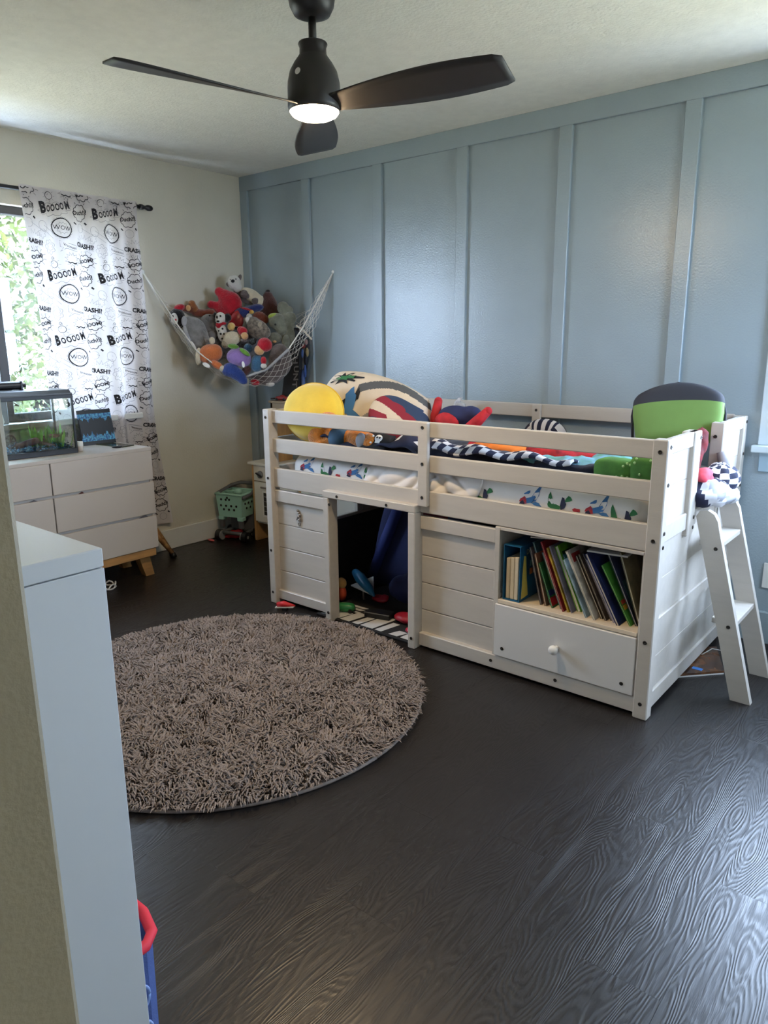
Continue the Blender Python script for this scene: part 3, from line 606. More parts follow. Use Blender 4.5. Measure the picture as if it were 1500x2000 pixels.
# bookshelf and drawer
SHW = mat('shelf_raw_wood', (222, 206, 184), .5, .06, 6, stretch=(1, 6, 6))
B(2.667, 2.689, RY0 - .004, -.72, .074, .624, 'shelf_divider', .0015); B(3.266, 3.277, RY0 - .002, -.72, .074, .624, 'shelf_divider', .0015)
B(2.667, 3.277, RY0 - .002, -.72, .612, .626, 'shelf_top', .0015); B(2.689, 3.266, RY0 - .006, -.72, .306, .322, 'shelf_board', .0015, SHW)
B(2.689, 3.266, -.74, -.728, .322, .612, 'shelf_back', 0)
drw = B(2.681, 3.268, RY0 - .014, RY0 + .004, .078, .303, 'drawer_front', .002, mat('drawer_white', (214, 212, 210), .45, .01, 4))
kn = MB().lathe([(.010, 0), (.009, .008), (.008, .014), (.013, .018), (.018, .024), (.0195, .031), (.017, .038), (.010, .0425), (.002, .044)], 24).build('knob', mat('knob_white', (236, 232, 226), .25), drw, True)
kn.location = Vector((2.962, RY0 - .014, .185)) - bed.location; kn.rotation_euler = (R(90), 0, 0)
# right end
EX0, EX1 = 3.300, 3.320
B(EX0, EX1, BYF + .05, BYB - .045, .022, .09, 'bottom_rail'); B(EX0, EX1, BYF + .05, BYB - .045, .318, .376, 'middle_rail')
B(EX0, EX1 + .003, BYF + .05, BYB - .045, .66, .725, 'end_rail')
for za, zb in ((.09, .2185), (.2195, .318), (.376, .5215), (.5225, .66)): B(EX0 + .004, EX1 - .008, BYF + .045, BYB - .04, za, zb, 'board', .0012)
def end_guard(ya, yb, sa, sb):
    B(EX0, EX1 + .004, ya, yb, .972, BT, 'end_guard_rail'); B(EX0 - .02, EX1 + .010, sa, sb, .635, BT, 'end_stile')
    for za, zb in ((.725, .854), (.8555, .972)): B(EX0 + .004, EX1 - .008, ya, yb, za, zb, 'board', .0012)
end_guard(BYF + .05, -.69, -.765, -.688); end_guard(-.385, BYB - .045, -.40, -.362)
# left end: dark lower board and an open window above it
B(BX0 + .012, BX0 + .03, BYF + .06, BYB - .06, .0, .36, 'end_board', .001, mat('charcoal_board', (52, 52, 54), .7)); B(BX0 + .008, BX0 + .034, BYF + .06, BYB - .06, .36, .378, 'window_ledge')
B(BX0 + .008, BX0 + .034, -.375, -.33, .378, .63, 'window_stile'); B(BX0 + .008, BX0 + .034, -.33, BYB - .06, .378, .63, 'end_board', .001)
B(BX0 + .008, BX0 + .034, BYF + .06, BYB - .06, .63, .73, 'end_rail'); B(BX0 + .008, BX0 + .034, BYF + .06, BYB - .06, .81, .88, 'end_guard_rail'); B(BX0 + .008, BX0 + .034, BYF + .06, BYB - .06, .955, 1.02, 'end_guard_rail')
B(BX0 + .05, BX1 - .06, BYB - .03, BYB - .018, .01, .62, 'back_board', 0, mat('dark_grey_hardboard', (66, 66, 70), .8))  # dark grey board closing the back of the bed
# bolts
bme_ = MB().lathe([(.0065, 0), (.0075, .001), (.0070, .0025), (.003, .0028), (.0025, .0012)], 12).mesh('bolt', BOLT, True)
def bolt(x, y, z, axis='y'): link('bolt', bme_, bed, Vector((x, y, z)) - bed.location, (R(90), 0, 0) if axis == 'y' else (0, R(90), 0))
for z in (.985, .675, .29, .06): bolt(BX0 + .022, BYF, z); bolt(BX1 - .026, BYF, z if z != .29 else .30)
for z in (1.0, .845, .70): bolt(2.313, BYF, z)
for x_, z_ in ((1.83, .645), (2.13, .645), (1.756, .05), (2.27, .05), (1.78, .6)): bolt(x_, PYA, z_)
for x_, z_ in ((2.72, .115), (3.225, .115)): bolt(x_, RY0 - .014, z_)
for x_ in (2.665, 2.96): bolt(x_, RY0 - .008, .045)
for y_, z_ in ((-1.02, 1.0), (-1.02, .87), (-1.02, .70), (-1.02, .65), (-.70, 1.0), (-.705, .70), (-.705, .66), (-.045, 1.0), (-.05, .86), (-.05, .72), (-.05, .68)): bolt(EX1 + (.008 if y_ < -.8 or y_ > -.1 else .010), y_, z_, 'x')
bolt(3.30, -.402, .97)
bolt(2.325, BYB - .044, 1.0)
# key charm hanging on the left front panel
kc = empty('charm_keychain', (1.515, -1.011, .44), 'silver beaded keychain charm hanging on the left bed panel', 'keychain')
SIL = mat('tarnished_silver', (150, 142, 134), .35, metal=.7)
kb = MB()
for i, (dx, dz, r) in enumerate(((-.006, .082, .0075), (.002, .071, .007), (.010, .062, .006), (.0, .052, .009), (.010, .044, .006), (-.010, .042, .005), (.004, .034, .008))): kb.ball((dx, -.004, dz), r, n=10, m=6)
kb.build('beads', SIL, kc, True); MB().tube([(.003 + .0075 * math.cos(a), -.004, .012 + .0085 * math.sin(a)) for a in np.linspace(0, 6.283, 15)], .0022, 6).build('ring', SIL, kc, True)
for sg in (-1, 1): MB().ball((sg * .013, -.004, .036), (.008, .002, .004), (0, sg * .6, 0), 8, 5).build('charm_wing', SIL, kc, True)

# ladder hooked on the right end
lad = empty('bed_ladder', (3.55, -.525, 0), 'white wooden ladder leaning against the right end of the bed', 'ladder')
prof = [(3.520, 0), (3.592, 0), (3.420, .66), (3.413, .69), (3.398, .715), (3.374, .728), (3.346, .722), (3.334, .70)]
for ya in (-.686, -.394): MB().prism([(x - 3.55, ya + .525, z) for x, z in prof][::-1], (0, .03, 0)).build('side_rail', BEDW, lad)
for xa, xb, zt in ((3.418, 3.508, .305), (3.345, 3.428, .604)): MB().box(xa - 3.55, xb - 3.55, -.656 + .525, -.394 + .525, zt - .021, zt, .002).build('tread', BEDW, lad)
for x_, z_ in ((3.487, .29), (3.415, .585)):
    link('bolt', bme_, lad, Vector((x_, -.686, z_)) - lad.location, (R(90), 0, 0))

# ================================================================== BEDDING
def pillow_pt(w, h, t, e=4):
    def fn(u, v):
        x = 2 * u - 1; y = 2 * v - 1; return x, y, (max(0, 1 - abs(x) ** e) * max(0, 1 - abs(y) ** e)) ** .45
    return fn
def cushion(name, label, cat, loc, rot, w, h, t, m, shape='square', n=22, mif=None, mats=None, part='cover'):
    """soft cushion standing in its local x-z plane, thickness along y"""
    r = empty(name, loc, label, cat); r.rotation_euler = rot; b = MB()
    for s in (-1, 1):
        def fn(u, v):
            x = 2 * u - 1; z = 2 * v - 1
            if shape == 'round':
                q = max(abs(x), abs(z)); rr = math.hypot(x, z) or 1; x, z = x / rr * q, z / rr * q; d = max(0, 1 - q ** 3.0) ** .5
            else: d = (max(0, 1 - abs(x) ** 5) * max(0, 1 - abs(z) ** 5)) ** .45
            if shape == 'soft': x, z = x * (1 - .16 * z * z), z * (1 - .22 * x * x)
            return (x * w / 2, s * t / 2 * d, z * h / 2)
        k0 = len(b.f); b.grid(fn, n, n, mif=mif)
        if s > 0: b.f[k0:] = [tuple(reversed(f)) for f in b.f[k0:]]
    b.build(part, mats or m, r, True); return r
SHEET = mat('white_sheet', (226, 221, 216), .85, .05, 6, .15, 25)
MY, MTZ, MR = -.985, .805, .07
mt = empty('mattress', (2.32, -.52, .646), 'mattress with a white fitted sheet printed in blue, green and red', 'mattress')
def mcross(t):                                     # arclength up the front side and over the top -> (y, z)
    s1 = MTZ - MR - .70
    if t < s1: return MY, .70 + t
    a = (t - s1) / MR
    if a < math.pi / 2: return MY + MR - MR * math.cos(a), MTZ - MR + MR * math.sin(a)
    return MY + MR + (a - math.pi / 2) * MR, MTZ
bm = bmesh.new(); bmesh.ops.create_cube(bm, size=1)
for v in bm.verts: v.co = Vector((v.co.x * (3.262 - 1.425), v.co.y * (-.075 - MY), v.co.z * (MTZ - .648) * 1.0)) + Vector(((3.262 + 1.425) / 2 - 2.32, (-.075 + MY) / 2 + .52, (MTZ + .648) / 2 - .646))
bmesh.ops.bevel(bm, geom=bm.edges[:], offset=MR, segments=6, affect='EDGES', profile=.5); me = bpy.data.meshes.new('mattress_body'); bm.to_mesh(me); bm.free()
me.materials.append(SHEET); me.polygons.foreach_set('use_smooth', [True] * len(me.polygons)); link('mattress_body', me, mt)
PB, PG, PRD, PN = mat('print_blue', (58, 108, 158), .85), mat('print_green', (48, 112, 66), .85), mat('print_red', (164, 44, 52), .85), mat('print_navy', (40, 42, 66), .85)
def daub(px, py, shapes):
    dab = MB(); q = at(px, py, y=MY + .006)
    for mi, pts in shapes:
        w = []
        for a, b in pts:
            t = max(.0, (q.z - .70) + b); yy, zz_ = mcross(t); n_ = Vector((0, -1, 0)) if t < MTZ - MR - .70 else Vector((0, -math.cos(min(1.57, (t - (MTZ - MR - .70)) / MR)), math.sin(min(1.57, (t - (MTZ - MR - .70)) / MR))))
            w.append(Vector((q.x + a, yy, zz_)) + n_ * .0016 - mt.location)
        dab.add(w, [tuple(range(len(w)))], mi)
    o = dab.build('printed_figure', [PB, PG, PRD, PN], mt); o['kind'] = 'stuff'
def lobe(cx, cy, rx, ry, ang=0, n=9, wob=.25):
    o = []
    for i in range(n):
        a = 2 * math.pi * i / n; k = 1 + wob * math.sin(3 * a + cx * 90); x, y = rx * k * math.cos(a), ry * k * math.sin(a)
        o.append((cx + x * math.cos(ang) - y * math.sin(ang), cy + x * math.sin(ang) + y * math.cos(ang)))
    return o
for px, py in ((600, 912), (692, 924), (905, 960), (1035, 978), (1165, 998)):
    daub(px, py, [(2, lobe(-.025, .0, .016, .014)), (3, lobe(-.03, -.012, .012, .010)), (0, lobe(.0, .005, .030, .011, .4)), (0, lobe(.025, .03, .012, .04, -.25)), (0, lobe(.035, -.01, .022, .008, -.3)), (0, lobe(-.012, .032, .014, .006, .5))])
for px, py in ((640, 922), (725, 932), (940, 968), (1090, 985), (1215, 1012)):
    daub(px, py, [(1, lobe(-.03, .012, .011, .03, .3)), (1, lobe(-.012, -.012, .028, .014, -.2)), (3, lobe(.022, .005, .012, .024)), (1, lobe(.042, .025, .014, .011, .5))])
for px, py in ((662, 930), (862, 958), (1127, 998), (985, 990)): daub(px, py, [(2, lobe(0, 0, .015, .013)), (3, lobe(.008, -.004, .006, .004))])
def heap(name, label, cat, loc, blobs, m, voxel=.016, disp=.03, dscale=.08, smooth=3):
    r = empty(name, loc, label, cat); b = MB()
    for q in blobs: b.ball(q[:3], q[3:6], q[6] if len(q) > 6 else None, 16, 10)
    fleece(b.build('cloth', m, r), voxel, disp, dscale, smooth); return r
CLO = lambda n, c, **k: mat(n, c, .9, k.get('var', .12), k.get('vs', 9), .15, 60, spec=.2, sheen=.2, rgb2=k.get('rgb2'))
rs = empty('rumpled_sheet', (2.2, -.93, .80), 'crumpled white sheet corner bunched over the side rail near the centre support', 'sheet')
def rsf(u, v):
    x = 1.93 + .62 * u; t = .018 + .20 * v; yy, zq = mcross(t); a = min(1.57, max(0, (t - (MTZ - MR - .70)) / MR)); e = math.sin(math.pi * u) ** .5
    r = abs(math.sin(u * 9 + v * 5 + 1.5 * math.sin(v * 4 + u * 7))) * .022 + abs(math.sin(u * 23 - v * 8 + 1.2 * math.sin(u * 11))) * .011
    return Vector((x + .02 * math.sin(v * 6), yy, zq)) + Vector((0, -math.cos(a), math.sin(a))) * (.004 + r * e) - rs.location
solidify(MB().grid(rsf, 90, 34).build('cloth', mat('white_sheet_crumpled', (216, 210, 205), .85, .04, 14), rs, True), .003)
NAVY = CLO('navy_comforter', (30, 33, 52), var=.3)
heap('navy_comforter', 'rumpled dark navy comforter spread over the middle of the bed', 'comforter', (2.35, -.62, .81),
     [(-.55, -.08, .02, .30, .30, .055), (-.15, -.05, .03, .36, .27, .06), (.3, -.06, .02, .36, .25, .055), (.68, -.08, .02, .2, .22, .055), (.72, .0, .03, .15, .30, .075), (0, .1, .0, .85, .4, .04), (.1, -.25, .04, .60, .07, .05), (.55, -.25, .04, .28, .07, .05), (-.35, -.24, .04, .3, .08, .05)], NAVY, .018, .045, .12)
# checkered hem of a second blanket
CHK = [mat('check_navy', (32, 36, 62), .9), mat('check_white', (206, 206, 212), .9)]
ck = empty('checkered_throw', (2.6, -.9, .87), 'navy and white checkered throw edge running along the front rail', 'blanket')
def ckf(u, v):
    x = 2.28 + .66 * u; y = -.968 + .15 * v - .02 * math.sin(u * 6); z = .896 - .028 * u + .030 * math.sin(v * 3.0 + u) + .010 * math.sin(u * 19 + v * 3)
    return Vector((x, y, z)) - ck.location
solidify(MB().grid(ckf, 44, 12, mif=lambda i, j: ((i // 2) + (j // 3)) % 2).build('checked_cloth', CHK, ck, True), .01)
st2 = empty('striped_throw', (1.86, -.90, .86), 'dark throw with white broken stripes beside the orange plush', 'blanket')
def st2f(u, v):
    x = 1.62 + .62 * u; y = -.965 + .18 * v; z = .875 + .028 * math.sin(v * 2.6) + .022 * math.sin(u * 9 + 1) + .010 * math.sin(u * 23 + v * 5); return Vector((x, y, z)) - st2.location
solidify(MB().grid(st2f, 48, 14, mif=lambda i, j: 1 if (i % 13 in (3, 4, 5, 8, 9) and 3 < j < 10 and (i + j) % 17 > 3) else 0).build('striped_cloth', CHK, st2, True), .01)
heap('red_blanket', 'bright red rumpled blanket with dark folds in the middle of bed', 'blanket', (2.72, -.66, .885), [(-.22, .0, 0, .20, .12, .045), (.05, -.04, .0, .22, .13, .05), (.24, -.02, -.01, .14, .10, .04)], mat('red_folded', (196, 36, 44), .85, .5, 26, rgb2=(112, 20, 34)), .012, .05, .05, 2)
heap('orange_cloth', 'orange cloth bunched between the red blanket and checkered throw', 'blanket', (2.50, -.77, .90), [(0, 0, 0, .11, .07, .035), (.09, .0, -.004, .09, .06, .03)], mat('orange_cloth', (236, 132, 52), .85, .2, 20), .01, .03, .05, 2)
heap('sky_blue_blanket', 'pale sky-blue patterned blanket lying beside the green cushions', 'blanket', (2.86, -.86, .872), [(-.06, 0, 0, .14, .06, .028), (.07, .02, .006, .14, .07, .03), (.17, .10, .02, .09, .10, .032)], mat('sky_blue', (126, 176, 212), .85, .4, 22, rgb2=(88, 150, 120)), .01, .03, .06, 2)
for i, (u_, v_, w, h, lb) in enumerate(((1203, 918, .155, .09, 'green dotted block cushion nearest the sky-blue blanket'), (1238, 926, .10, .075, 'small green dotted block cushion squeezed between two larger ones'), (1266, 918, .12, .11, 'green dotted block cushion next to the right front bed post'))):
    q = at(u_, v_, y=-.90 + .02 * (i == 1)); r = empty('block_cushion', (q.x, q.y, q.z - h / 2), lb, 'cushion', 0, 'green block cushions'); q2 = MB().ball((0, 0, h / 2), (w / 2, .05, h / 2), None, 20, 12, e=.55)
    q2.build('cover', mat('green_plush', (92, 150, 62), .85, .25, 16, .1, 90), r, True); dt = MB()
    for k in range(9):
        a, e_ = random.uniform(-2.6, -.5), random.uniform(-.7, .9); n_ = Vector((math.copysign(abs(math.cos(e_) * math.cos(a)) ** .55, math.cos(a)) * w / 2 * abs(math.cos(e_)) ** .0, 0, 0))
        c = Vector((w / 2 * math.copysign(abs(math.cos(e_)) ** .55 * abs(math.cos(a)) ** .55, math.cos(a)), .05 * -abs(math.cos(e_)) ** .55 * abs(math.sin(a)) ** .55, h / 2 + h / 2 * math.copysign(abs(math.sin(e_)) ** .55, e_))); dt.ball(c, .0055, n=6, m=4)
    dt.build('pale_dots', mat('pale_green_dot', (176, 208, 140), .85), r, True)
# plain stand-ins for the soft toys on the bed
yl = cushion('yellow_cushion', 'big round yellow plush cushion at the left end of the bed', 'cushion', (1.535, -.905, 1.01), (R(-14), R(8), R(12)), .34, .29, .15, mat('yellow_velour', (236, 200, 62), .85, .12, 7, .1, 120, sheen=.4), 'round')
MB().tube([(.17 * math.cos(a), 0, .145 * math.sin(a)) for a in np.linspace(0, 6.2832, 41)], .004, 6).build('seam_piping', mat('yellow_seam', (214, 172, 48), .85), yl, True)
MB().ball((0, .03, -.10), (.125, .06, .05)).build('dark_base', mat('dark_navy_felt', (30, 38, 56), .9), yl, True)
op = empty('orange_plush', (1.70, -.915, .845), 'fuzzy orange plush in a teal shirt lying behind the front rail', 'plush toy')
FUZ = lambda n, c, **k: mat(n, c, .95, k.get('var', .25), k.get('vs', 24), .7, k.get('bs', 150), spec=.15, sheen=.5)
OF = FUZ('orange_fur', (234, 140, 44))
fleece(MB().ball((-.11, -.03, .06), (.055, .04, .06)).ball((-.075, -.03, .02), (.05, .04, .03)).ball((0, 0, .05), (.12, .05, .055)).ball((-.05, -.01, .135), (.06, .05, .045)).ball((.16, .0, .06), (.10, .045, .05)).ball((.23, -.02, .04), (.05, .04, .055)).build('body', OF, op), .009)
MB().ball((.025, -.006, .05), (.062, .058, .062), None, 18, 12).build('shirt', mat('teal_shirt', (62, 92, 116), .9, .15, 10), op, True)
MB().ball((.195, -.045, .055), (.032, .018, .04)).build('grey_patch', mat('grey_felt', (142, 142, 146), .9), op, True)
sk = cushion('skull_cushion', 'black cushion with a white skull and crossbones lying near the support', 'cushion', (1.965, -.935, .88), (R(-32), R(4), R(4)), .17, .13, .06, mat('black_felt', (24, 24, 28), .9), 'square')
s_ = MB(); zf = -.032
s_.ball((.02, zf, .028), (.021, .003, .018)); s_.box(.008, .032, zf - .002, zf + .002, .004, .016)
for a in (.7, -.7): s_.tube([(-.03 - .02 * math.cos(a), zf, .018 - .024 * math.sin(a)), (-.03 + .02 * math.cos(a), zf, .018 + .024 * math.sin(a))], .004, 6); s_.ball((-.03 - .022 * math.cos(a), zf, .018 - .026 * math.sin(a)), .006, n=8, m=5); s_.ball((-.03 + .022 * math.cos(a), zf, .018 + .026 * math.sin(a)), .006, n=8, m=5)
s_.build('skull_patch', mat('patch_white', (232, 232, 232), .8), sk, True); MB().ball((.013, zf - .0035, .03), (.005, .002, .005), n=8, m=5).ball((.028, zf - .0035, .03), (.005, .002, .005), n=8, m=5).build('skull_eyes', MATS['black_felt'], sk, True)
# cream pillow with grey curves and dark painted splashes
CRM = mat('cream_cotton', (214, 200, 180), .9, .06, 10, .1, 80); G1, G2 = mat('print_mid_grey', (132, 132, 136), .9), mat('print_dark_grey', (84, 86, 88), .9)
def crm(i, j, n=96):
    x, z = (i + .5) / n * 2 - 1, (j + .5) / n * 2 - 1; d = math.hypot(x - .62, (z + .55) * .9)
    if .52 < d < .72: return 1
    if 1.18 < d < 1.36 and x > -.3: return 2
    return 0
cp = cushion('cream_pillow', 'large cream pillow with grey curved stripes leaning behind the yellow cushion', 'pillow', (1.745, -.69, 1.0), (R(-18), R(14), R(10)), .62, .38, .18, None, 'soft', 96, lambda i, j: crm(i, j), [CRM, G1, G2])
sp_ = MB()
def pil(x, z, off=.003):
    X, Z = x / .31, z / .19; d = (max(0, 1 - abs(X) ** 5) * max(0, 1 - abs(Z) ** 5)) ** .45; return (x * (1 - .16 * Z * Z), -.09 * d - off, z * (1 - .22 * X * X))
def splash(cx, cz, rx, rz, ang, mi, n=22, wob=.5, sd=0):
    pts = [(cx, cz)]
    for i in range(n):
        a = 2 * math.pi * i / n; k = 1 + wob * math.sin(i * 2.4 + sd); x, z = rx * k * math.cos(a), rz * k * math.sin(a); pts.append((cx + x * math.cos(ang) - z * math.sin(ang), cz + x * math.sin(ang) + z * math.cos(ang)))
    sp_.add([pil(x, z, .003 + .001 * mi) for x, z in pts], [(0, i + 1, (i + 1) % n + 1) for i in range(n)], mi)
splash(-.20, .125, .085, .030, .25, 0, 30, .45, 1); splash(-.19, .13, .05, .014, .3, 1, 18, .4)
splash(-.10, .01, .030, .075, .2, 2, 14, .15); splash(-.135, -.03, .02, .05, -.1, 0, 14, .2); splash(-.045, -.055, .075, .022, -.5, 2, 14, .2); splash(-.075, .055, .012, .035, .1, 0, 12, .2)
sp_.build('painted_splashes', [mat('ink_black', (26, 28, 32), .9), PG, PB], cp, True)
# striped oval cushion, red cream and navy
def oval(i, j, n=80):
    x, z = (i + .5) / n * 2 - 1, (j + .5) / n * 2 - 1; k = (z + .35 * x + .1 * x * x) * 2.3 + 3.2; return (0, 1, 2, 1, 0, 0, 2)[int(k) % 7]
cushion('striped_oval_cushion', 'oval cushion with red, cream and navy bands behind the guard rail', 'cushion', (1.93, -.72, .985), (R(-38), R(24), R(16)), .32, .24, .12, None, 'round', 80, oval, [mat('cushion_navy', (44, 62, 92), .85), mat('cushion_red', (138, 34, 52), .85), CRM])
lm = empty('lime_ball', (1.60, -.25, .985), 'lime green and navy soft ball behind the oval cushion', 'ball'); MB().ball((0, 0, .045), (.055, .055, .05)).build('lime_half', mat('lime_felt', (170, 186, 92), .85), lm, True); MB().ball((.03, -.02, .01), (.06, .05, .045)).build('navy_half', mat('indigo_felt', (40, 48, 110), .85), lm, True)
lm.location = (at(785, 790, y=-.42).x, -.42, at(785, 790, y=-.42).z - .02)
# red and navy soft doll, lying face down: plain limbs
dl = empty('red_navy_doll', (2.18, -.60, .90), 'soft doll with red raised arms and navy body behind the rail', 'plush toy')
DRD, DNV = mat('doll_red', (196, 36, 46), .85, .2, 30), mat('doll_navy', (36, 44, 88), .85, .15, 20)
fleece(MB().ball((0, .0, .10), (.10, .06, .055)).ball((.07, .02, .11), (.06, .05, .045)).ball((0, .02, .04), (.13, .08, .05)).build('body', DNV, dl), .009)
MB().ball((-.02, -.045, .08), (.07, .03, .045)).build('chest', DRD, dl, True)
for pts, rr in (([(-.10, -.03, .02), (-.105, -.02, .10), (-.102, 0, .17)], [.026, .024, .020]), ([(.10, -.05, .05), (.15, -.04, .095), (.195, -.03, .14)], [.027, .026, .020])): MB().tube(pts, rr, 12).ball(pts[-1], rr[-1]).build('arm', DRD, dl, True)
tp = at(893, 790, y=-.15); tpk = empty('tissue_pack', (tp.x, -.15, tp.z - .03), 'small crumpled white tissue pack above the soft doll', 'tissue pack'); rot_obj(MB().box(-.03, .03, -.018, .018, -.02, .05, .008).build('wrapper', mat('white_foil', (222, 222, 226), .35, .2, 40, .6, 60), tpk), 0, R(28), R(20))
MB().add([(-.01, -.019, .04), (.03, -.02, .05), (.045, -.015, .072), (.015, -.012, .068)], [(0, 1, 2, 3)]).build('flap', MATS['white_foil'], tpk)
# plain two-tone cushion standing at the right end
gp = empty('green_black_cushion', (3.135, -.36, .985), 'large cushion, green below with a black rounded top, at the right end', 'cushion'); gp.rotation_euler = (R(-12), R(-4), R(14))
GC, KC = mat('green_print_cotton', (116, 152, 80), .85, .08, 6), mat('charcoal_cotton', (48, 50, 58), .85)
def gpf(s, t=.10):
    def f(u, v):
        x, z = 2 * u - 1, 2 * v - 1; w = .180 * (1 - .10 * max(0, -z)) ; top = .115 * (1 - .30 * abs(x) ** 2.2) if z > 0 else .115
        d = (max(0, 1 - abs(x) ** 6) * max(0, 1 - abs(z) ** 6)) ** .4; return (x * w * (1 - .28 * max(0, z) ** 6), s * t / 2 * d, (z * (top + .02) if z > 0 else z * .12) + .06)
    return f
def gmi(i, j, n=40):
    x, z = (i + .5) / n * 2 - 1, (j + .5) / n * 2 - 1; return 1 if z > .40 else 0
b = MB(); b.grid(gpf(-1), 40, 40, mif=gmi); k0 = len(b.f); b.grid(gpf(1), 40, 40, mi=1); b.f[k0:] = [tuple(reversed(f)) for f in b.f[k0:]]; b.build('cover', [GC, KC], gp, True)
MB().tube([(-.178, 0, -.05), (-.182, 0, .06), (-.17, 0, .12), (-.12, 0, .163), (0, 0, .192), (.12, 0, .163), (.17, 0, .12), (.182, 0, .06), (.178, 0, -.05)], .006, 8).build('piping', KC, gp, True)
sw = empty('red_towel', (3.20, -.50, .79), 'dark red printed towel slumped in the ladder opening', 'towel'); fleece(MB().ball((0.03, .02, .10), (.05, .06, .11)).ball((.045, .0, .02), (.05, .08, .05)).ball((.06, .05, .16), (.03, .04, .06)).build('cloth', mat('wine_print', (140, 44, 48), .85, .45, 24, rgb2=(84, 34, 40)), sw), .01, .02, .05)
cl = empty('coral_cloth', (3.325, -.60, .80), 'bright coral pink cloth bunched above the striped blanket', 'cloth'); fleece(MB().ball((0, 0, .04), (.03, .055, .035)).ball((.01, .03, .01), (.03, .05, .03)).build('cloth', mat('coral_cotton', (236, 84, 104), .85, .15, 20), cl), .008, .02, .04)
# striped and checked blanket bundle spilling over the ladder
bb = empty('striped_bundle', (3.34, -.53, .726), 'navy, white and grey striped blanket spilling over the ladder top', 'blanket')
def lump(name, c, r, fn, disp):
    b = MB().ball(c, r, None, 40, 26); b.mi = [fn(k % 40, k // 40) for k in range(len(b.f))]; o = b.build(name, [CHK[0], CHK[1], mat('stripe_grey', (150, 152, 162), .9)], bb, True)
    t = bpy.data.textures.new('folds', 'CLOUDS'); t.noise_scale = .05; m = o.modifiers.new('folds', 'DISPLACE'); m.texture = t; m.strength = disp; m.texture_coords = 'GLOBAL'
lump('striped_fold', (-.005, -.035, .050), (.082, .135, .055), lambda i, j: (0, 0, 1, 2, 1)[((i + j // 3) // 3) % 5], .035)
lump('checked_fold', (.010, .065, .085), (.070, .10, .062), lambda i, j: ((i // 4) + (j // 3)) % 2, .03)
lump('lower_fold', (.015, .02, .028), (.075, .15, .034), lambda i, j: (1, 2, 2, 0)[(i // 4) % 4], .025)
bb2 = empty('grey_hood', (3.345, -.42, .77), 'pale grey rolled blanket edge resting against the right bed stile', 'blanket'); MB().tube([(-.02, .02, .14), (.0, .03, .09), (.025, .02, .03), (.03, -.01, -.01)], [.016, .026, .026, .018], 12).build('roll', mat('pale_grey_fleece', (176, 176, 186), .9, .1, 12), bb2, True)
zb = empty('zebra_cushion', (2.55, -.17, .94), 'dark cushion with white stripes against the back guard rail', 'cushion'); zb.location = (at(1065, 830, y=-.18).x, -.18, .866)
def zbf(s):
    def f(u, v): x, z = 2 * u - 1, 2 * v - 1; q = max(abs(x), abs(z)); rr = math.hypot(x, z) or 1; x, z = x / rr * q, z / rr * q; return (x * .12, s * .05 * max(0, 1 - q ** 3) ** .5, z * .085 + .02)
    return f
b = MB().grid(zbf(-1), 30, 30, mif=lambda i, j: (i // 3) % 2); k0 = len(b.f); b.grid(zbf(1), 30, 30); b.f[k0:] = [tuple(reversed(f)) for f in b.f[k0:]]; b.build('cover', CHK, zb, True)

# ================================================================== BOOKS ON THE BED SHELF
SZ = .322
def book(label, x, lean, h, t, d, rgb, y0=-1.005, band=None, pages=(214, 208, 194), rz=0):
    """standing book; x = foot of its right cover, leaning its head to the left"""
    r = empty('picture_book', (x, y0, SZ + .0015), label, 'book', 0, 'picture books on the bed shelf'); r.rotation_euler = (0, -lean, rz)
    rgb = tuple(min(250, int(q * 1.25 + 8)) for q in rgb); c = mat('cover_%d_%d_%d' % rgb, rgb, .4, .35, 16, rgb2=tuple(int(q * .55) for q in rgb))
    MB().box(-.0016, 0, 0, d, 0, h).box(-t, -t + .0016, 0, d, 0, h).box(-t, 0, d - .0016, d, 0, h).build('cover', c, r)
    MB().box(-t + .0018, -.0018, .003, d - .002, .003, h - .003).build('pages', mat('page_%d' % pages[0], pages, .8), r)
    if band:
        for (za, zb_, ya, yb, col) in band: MB().box(0, .0007, ya * d, yb * d, za * h, zb_ * h).build('cover_art', mat('art_%d_%d_%d' % col, col, .4), r)
    return r
# slipcase at the left
sc_ = empty('slipcase', (2.742, -.93, SZ + .001), 'tall blue slipcase box holding cream books at the left of the shelf', 'book box')
SB = mat('slipcase_blue', (22, 92, 134), .4, .15, 12)
MB().box(-.038, -.035, -.09, .10, 0, .232).box(.035, .038, -.09, .10, 0, .232).box(-.035, .035, -.09, .10, .229, .232).box(-.035, .035, -.09, .10, 0, .003).box(-.035, .035, .097, .10, 0, .232).build('case', SB, sc_)
for k in range(3): MB().box(-.030 + k * .019, -.013 + k * .019, -.080, .09, .0035, .175 + .004 * k, .002).build('boxed_book', mat('cream_pages', (216, 198, 166), .8, .1, 60, stretch=(30, 1, 1)), sc_)
MB().prism([(.0382, -.075, .01), (.0382, -.02, .015), (.0382, -.035, .10), (.0382, -.045, .185), (.0382, -.062, .19), (.0382, -.07, .10)], (.0008, 0, 0)).build('yellow_art', mat('slip_yellow', (206, 190, 92), .5), sc_)
v_, f_ = text_geo('Dr. Seuss', .030, .01)
MB().add([(.0388, x + .015, y + .20) for x, y in v_], f_).build('lettering', mat('slip_letter', (206, 206, 170), .5), sc_)
for k in range(4): MB().box(.0383, .0390, -.01 + .03 * (k % 2), .014 + .03 * (k % 2), .10 + .035 * (k // 2), .125 + .035 * (k // 2)).build('picture_tile', mat('tile_%d' % k, ((190, 120, 70), (180, 170, 150), (90, 150, 160), (200, 190, 90))[k], .5), sc_)
